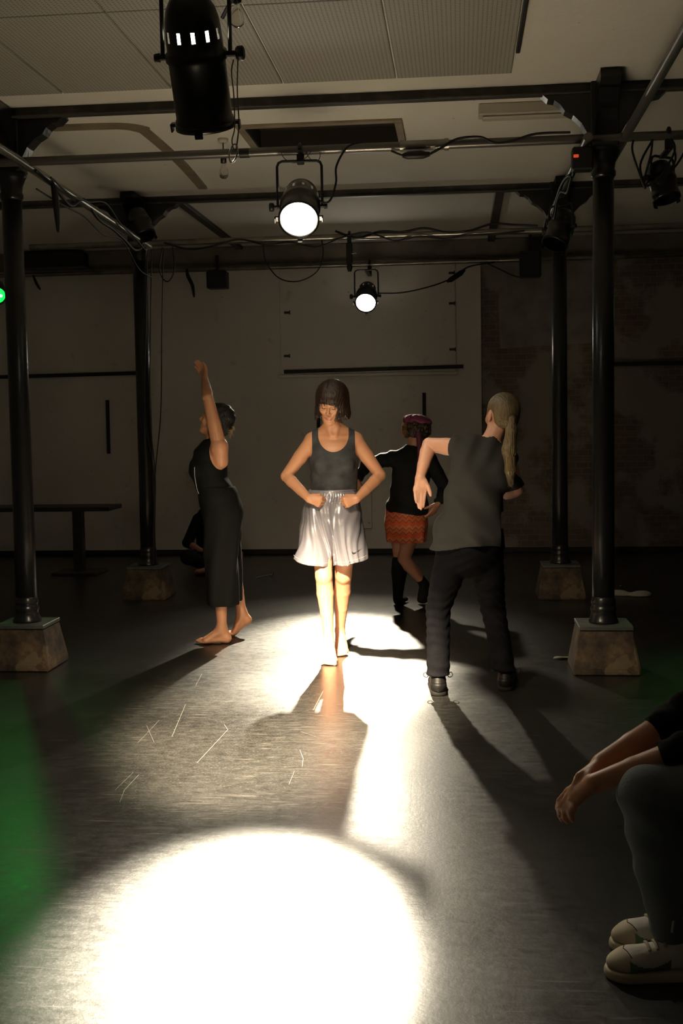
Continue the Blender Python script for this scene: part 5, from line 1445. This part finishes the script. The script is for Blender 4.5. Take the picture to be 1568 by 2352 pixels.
# ------------------------------------------------------------------ onlooker sitting at the right edge
def build_onlooker():
    T = person((.499, 3.146, 0), 'seated onlooker at the right edge in grey jeans and cream trainers, hands hanging together')
    F = Fld()
    tor = [((.56, .02, .46), .13, .155), ((.56, .02, .58), .12, .15), ((.53, .02, .72), .115, .15), ((.49, .02, .86), .11, .16), ((.46, .02, .95), .075, .13)]
    F.secs(tor, u=(1, 0, .3), k=.03, t='torso')
    F.cap((.455, .02, .97), (.42, .02, 1.06), .055, .05, k=.03, t='neck')
    hc = A_(.40, .02, 1.12); hf = _n((-.9, 0, -.42)); hu = _n((-.4, 0, .9)); L = add_head(F, hc, hf, hu, 1.0)
    shN, elN, wrN = A_(.44, -.140, .86), A_(.120, -.085, .575), A_(-.160, -.028, .462)
    shF, elF, wrF = A_(.44, .185, .86), A_(.125, .110, .610), A_(-.125, .055, .492)
    limb_arm(F, shN, elN, wrN, .05, .040, .026); limb_arm(F, shF, elF, wrF, .05, .040, .026)
    relaxed = [(.35, .45, .3), (.45, .5, .3), (.5, .55, .3), (.55, .55, .3)]
    add_hand(F, wrN, (-.80, .25, -.58), (.45, .40, -.75), (-.2, .85, .2), relaxed, .05, thumb=(.35, .3), sc=1.0)
    add_hand(F, wrF, (-.84, -.20, -.48), (.4, -.5, -.7), (-.3, -.8, .3), [(.5, .5, .3)] * 4, .05, thumb=(.35, .3), sc=1.0)
    limb_leg(F, (.55, -.08, .46), (-.045, -.105, .455), (.020, -.13, .09), .085, .056, .034, .012, (1, 0, 0))
    limb_leg(F, (.55, .12, .46), (.010, .120, .440), (.045, .055, .09), .085, .056, .034, .012, (1, 0, 0))
    sdf_mesh('body', F, .0055, 'skin', T)
    G = Fld()
    G.secs([((.56, .02, .44), .155, .185), ((.55, .02, .62), .145, .178), ((.52, .02, .78), .138, .180), ((.475, .02, .92), .12, .175), ((.455, .02, .985), .078, .085)], u=(1, 0, .3), k=.02)
    for sh, el, wr in ((shN, elN, wrN), (shF, elF, wrF)):
        G.cap((.46, .02, .90), sh, .075, .080, k=.03); G.chain([sh, lerp(sh, el, .5), el, lerp(el, wr, .50)], [.078, .068, .058, .046], k=.01)
    G2 = [(_n(wrN - elN), lerp(elN, wrN, .40)), (_n(wrF - elF), lerp(elF, wrF, .42))]
    def post(D, P):
        f = .004 * np.sin(70 * P[:, 0] + 60 * P[:, 2]) + .003 * np.sin(90 * P[:, 1] + 50 * P[:, 0])
        c = np.where(P[:, 0] < .09, np.where(P[:, 1] < .02, (P - G2[0][1].astype(F4)) @ G2[0][0].astype(F4), (P - G2[1][1].astype(F4)) @ G2[1][0].astype(F4)), -1)
        return np.maximum.reduce([D - f, c, .43 - P[:, 2]])
    sdf_mesh('black_jumper', G, .0055, 'black_cloth', T, post, extra=.010)
    S = Fld()
    S.secs([((.58, .02, .46), .16, .19), ((.52, .02, .48), .14, .18)], u=(0, 0, 1), k=.02)
    S.chain([A_(.55, -.08, .46), A_(.25, -.095, .462), A_(-.042, -.105, .452)], [.105, .094, .076], k=.01)
    S.chain([A_(-.042, -.105, .452), A_(-.010, -.115, .28), A_(.022, -.130, .115)], [.076, .070, .062], k=.01)
    S.chain([A_(.55, .12, .46), A_(.25, .12, .455), A_(.012, .120, .437)], [.105, .094, .074], k=.01)
    S.chain([A_(.012, .120, .437), A_(.03, .09, .28), A_(.046, .058, .125)], [.074, .068, .060], k=.01)
    sdf_mesh('jeans', S, .0055, 'jeans_grey', T, lambda D, P: np.maximum.reduce([D - .004 * np.sin(70 * P[:, 2] + 40 * P[:, 0]) * np.exp(-((P[:, 2] - .36) / .12) ** 2) - .003 * np.sin(95 * P[:, 2] + 20 * P[:, 1]) * np.clip((.2 - P[:, 2]) / .1, 0, 1), .085 - P[:, 2]]), extra=.008)
    # chunky trainers
    def trainer(heel, toe):
        heel, toe = A_(*heel), A_(*toe); d = _n(toe - heel); sd = _n(np.cross(d, (0, 0, 1))); ln = float(np.linalg.norm(toe - heel))
        U = Fld(); ax3 = np.stack([sd, d, A_(0, 0, 1)])
        U.ec(heel + d * .035 + A_(0, 0, .060), toe - d * .060 + A_(0, 0, .042), (.041, .040), (.044, .030), sd, k=.03)
        U.ell(toe - d * .055 + A_(0, 0, .036), (.045, .054, .030), ax3, k=.02)
        U.ec(heel + d * .035 + A_(0, 0, .06), heel + d * .075 + A_(0, 0, .118), (.042, .045), (.038, .050), sd, k=.03)
        s_ = lambda P: (P - toe.astype(F4)) @ d.astype(F4)
        up_ = sdf_mesh('trainer', U, .004, 'shoe_white', T, lambda D, P: np.maximum(D, .026 - P[:, 2]))
        lat = lambda c: (c - toe) @ sd
        along = lambda c: (c - toe) @ d
        paint(up_, 'shoe_tan', lambda c: (along(c) > -.042 - .35 * np.abs(lat(c))) & (c[:, 2] < .085))
        paint(up_, 'shoe_green', lambda c: (along(c) < -.050) & (along(c) > -.155) & (np.abs(lat(c)) > .030) & (c[:, 2] < .058 + .02 * np.sin((along(c) + .05) * 30)))
        Q = Fld(); Q.ec(heel + d * .04 + A_(0, 0, .012), toe - d * .055 + A_(0, 0, .012), (.046, .04), (.053, .04), sd, k=.01); Q.ell(toe - d * .052 + A_(0, 0, .012), (.053, .056, .04), ax3, k=.01)
        sdf_mesh('sole', Q, .004, 'shoe_tan', up_, lambda D, P: np.maximum.reduce([D, -P[:, 2], P[:, 2] - .026]))
        q = surf_points(up_, [Vector(toe - d * (.044 + .35 * abs(w)) + sd * w + A_(0, 0, .05)) for w in np.linspace(-.038, .038, 17)], (0, 0, -1), .0005)
        MB().tube(q, .0013, 5).build('toe_seam', 'shoe_seam', up_)
        for i in range(5):
            c = toe - d * (.105 + .020 * i)
            q = surf_points(up_, [Vector(c + sd * w + A_(0, 0, .09)) for w in np.linspace(-.026, .026, 7)], (0, 0, -1), .003)
            MB().tube(q, .0042, 6).build('lace', 'lace', up_)
        q0 = surf_points(up_, [Vector(toe - d * .185 + A_(0, 0, .1))], (0, 0, -1), .004)[0]
        for sgn in (-1, 1):
            v = Vector(sd) * sgn
            MB().tube(spline([q0, q0 + v * .022 + Vector((0, 0, .016)), q0 + v * .036 + Vector((0, 0, .002)), q0 + v * .020 - Vector((0, 0, .008)), q0], 5), .0042, 6).build('lace_loop', 'lace', up_)
            MB().tube(spline([q0, q0 + v * .030 + Vector(d) * .02, q0 + v * .048 + Vector(d) * .03 - Vector((0, 0, .03))], 5), .0040, 6).build('lace_end', 'lace', up_)
    trainer((.105, -.150, 0), (-.160, -.150, 0)); trainer((.150, .035, 0), (-.112, .000, 0))
    H = Fld(); A3 = np.stack([np.cross(hf, hu), hf, hu]); H.ell(L(0, -.014, .036), (.083, .103, .092), A3, k=.02); H.ell(L(0, -.06, -.03), (.07, .05, .06), A3, k=.02)
    sdf_mesh('hair', H, .007, 'hair_black', T, lambda D, P: np.maximum(D - .003 * np.sin(80 * P[:, 1] + 30 * P[:, 2]), -np.maximum.reduce([.040 - (P - np.asarray(L(0, 0, 0), F4)) @ hf.astype(F4), (P - np.asarray(L(0, 0, 0), F4)) @ hu.astype(F4) - .06])), extra=.006)
    # the chair under the onlooker
    t = empty('chair', (.499 + .56 * math.cos(YAW), 3.146 + .56 * math.sin(YAW), 0), YAW); tag(t, 'black stacking chair under the seated onlooker at the right edge', 'chair')
    MB().bbox((-.20, -.21, .335), (.22, .25, .362), .01).build('seat', 'chair', t)
    MB().bbox((.20, -.20, .50), (.225, .24, .80), .008).build('backrest', 'chair', t)
    for x, y, x2 in ((-.18, -.19, -.20), (-.18, .23, -.20), (.20, -.19, .26), (.20, .23, .26)):
        MB().tube([(x, y, .34), (x2, y, 0)], .011, 8).build('leg', 'chair', t)
    for y in (-.19, .23): MB().tube([(.205, y, .34), (.215, y, .80)], .011, 8).build('back_post', 'chair', t)
build_onlooker()

# ------------------------------------------------------------------ person crouching by the wall, mostly hidden behind the left dancer
def build_croucher():
    T = person((-2.47, 11.2, 0), 'person in black sitting by the wall, mostly hidden behind the left dancer')
    F = Fld()
    F.secs([((.10, .05, .10), .16, .14), ((.10, .06, .28), .14, .11), ((.10, .03, .42), .16, .11), ((.10, 0, .52), .13, .08)], k=.03)
    F.cap((.10, 0, .54), (.10, -.02, .62), .05, .048, k=.03); hf = _n((.1, -.9, -.3)); hu = _n((0, -.3, .95)); L = add_head(F, (.10, -.03, .69), hf, hu, .95)
    limb_arm(F, (-.03, .0, .49), (-.135, -.06, .27), (.0, -.22, .22), .045, .034, .023); limb_arm(F, (.23, .0, .49), (.33, -.06, .30), (.28, -.22, .22), .045, .034, .023)
    add_hand(F, (.0, -.22, .22), (.7, -.5, -.1), (0, 0, -1), (0, 1, 0), [(.4, .4, .2)] * 4); add_hand(F, (.28, -.22, .22), (-.4, -.6, -.2), (0, 0, -1), (0, 1, 0), [(.4, .4, .2)] * 4)
    limb_leg(F, (.02, .02, .10), (-.10, -.30, .16), (.16, -.36, .06), .085, .056, .034, .01, (0, 0, -1)); limb_leg(F, (.20, .02, .10), (.36, -.28, .17), (.10, -.42, .06), .085, .056, .034, .01, (0, 0, -1))
    F.ec((.16, -.36, .05), (.26, -.40, .04), (.035, .03), (.042, .024), (0, 1, 0), k=.02); F.ec((.10, -.42, .05), (.0, -.46, .04), (.035, .03), (.042, .024), (0, 1, 0), k=.02)
    sdf_mesh('body', F, .008, 'skin_tan', T)
    G = Fld(); G.secs([((.10, .05, .10), .18, .16), ((.10, .06, .28), .155, .125), ((.10, .03, .42), .175, .125), ((.10, 0, .53), .14, .09)], k=.03)
    G.chain([A_(-.03, 0, .49), A_(-.135, -.06, .27), lerp((-.135, -.06, .27), (0, -.22, .22), .3)], [.058, .048, .042], k=.01); G.chain([A_(.23, 0, .49), A_(.33, -.06, .30), A_(.30, -.15, .255)], [.058, .048, .042], k=.01)
    sdf_mesh('black_top', G, .008, 'black_cloth', T, lambda D, P: np.maximum(D, -P[:, 2]))
    G = Fld(); G.chain([A_(.02, .02, .12), A_(-.10, -.30, .16), A_(.12, -.35, .075)], [.10, .068, .055], k=.02); G.chain([A_(.20, .02, .12), A_(.29, -.18, .155)], [.10, .080], k=.02)
    sdf_mesh('black_shorts', G, .008, 'black_pants', T, lambda D, P: np.maximum(D, -P[:, 2]))
    H = Fld(); A3 = np.stack([np.cross(hf, hu), hf, hu]); H.ell(L(0, -.014, .036), (.083, .103, .092), A3, k=.02)
    sdf_mesh('hair', H, .008, 'hair_black', T, lambda D, P: np.maximum(D, -np.maximum.reduce([.040 - (P - np.asarray(L(0, 0, 0), F4)) @ hf.astype(F4), (P - np.asarray(L(0, 0, 0), F4)) @ hu.astype(F4) - .06])))
build_croucher()
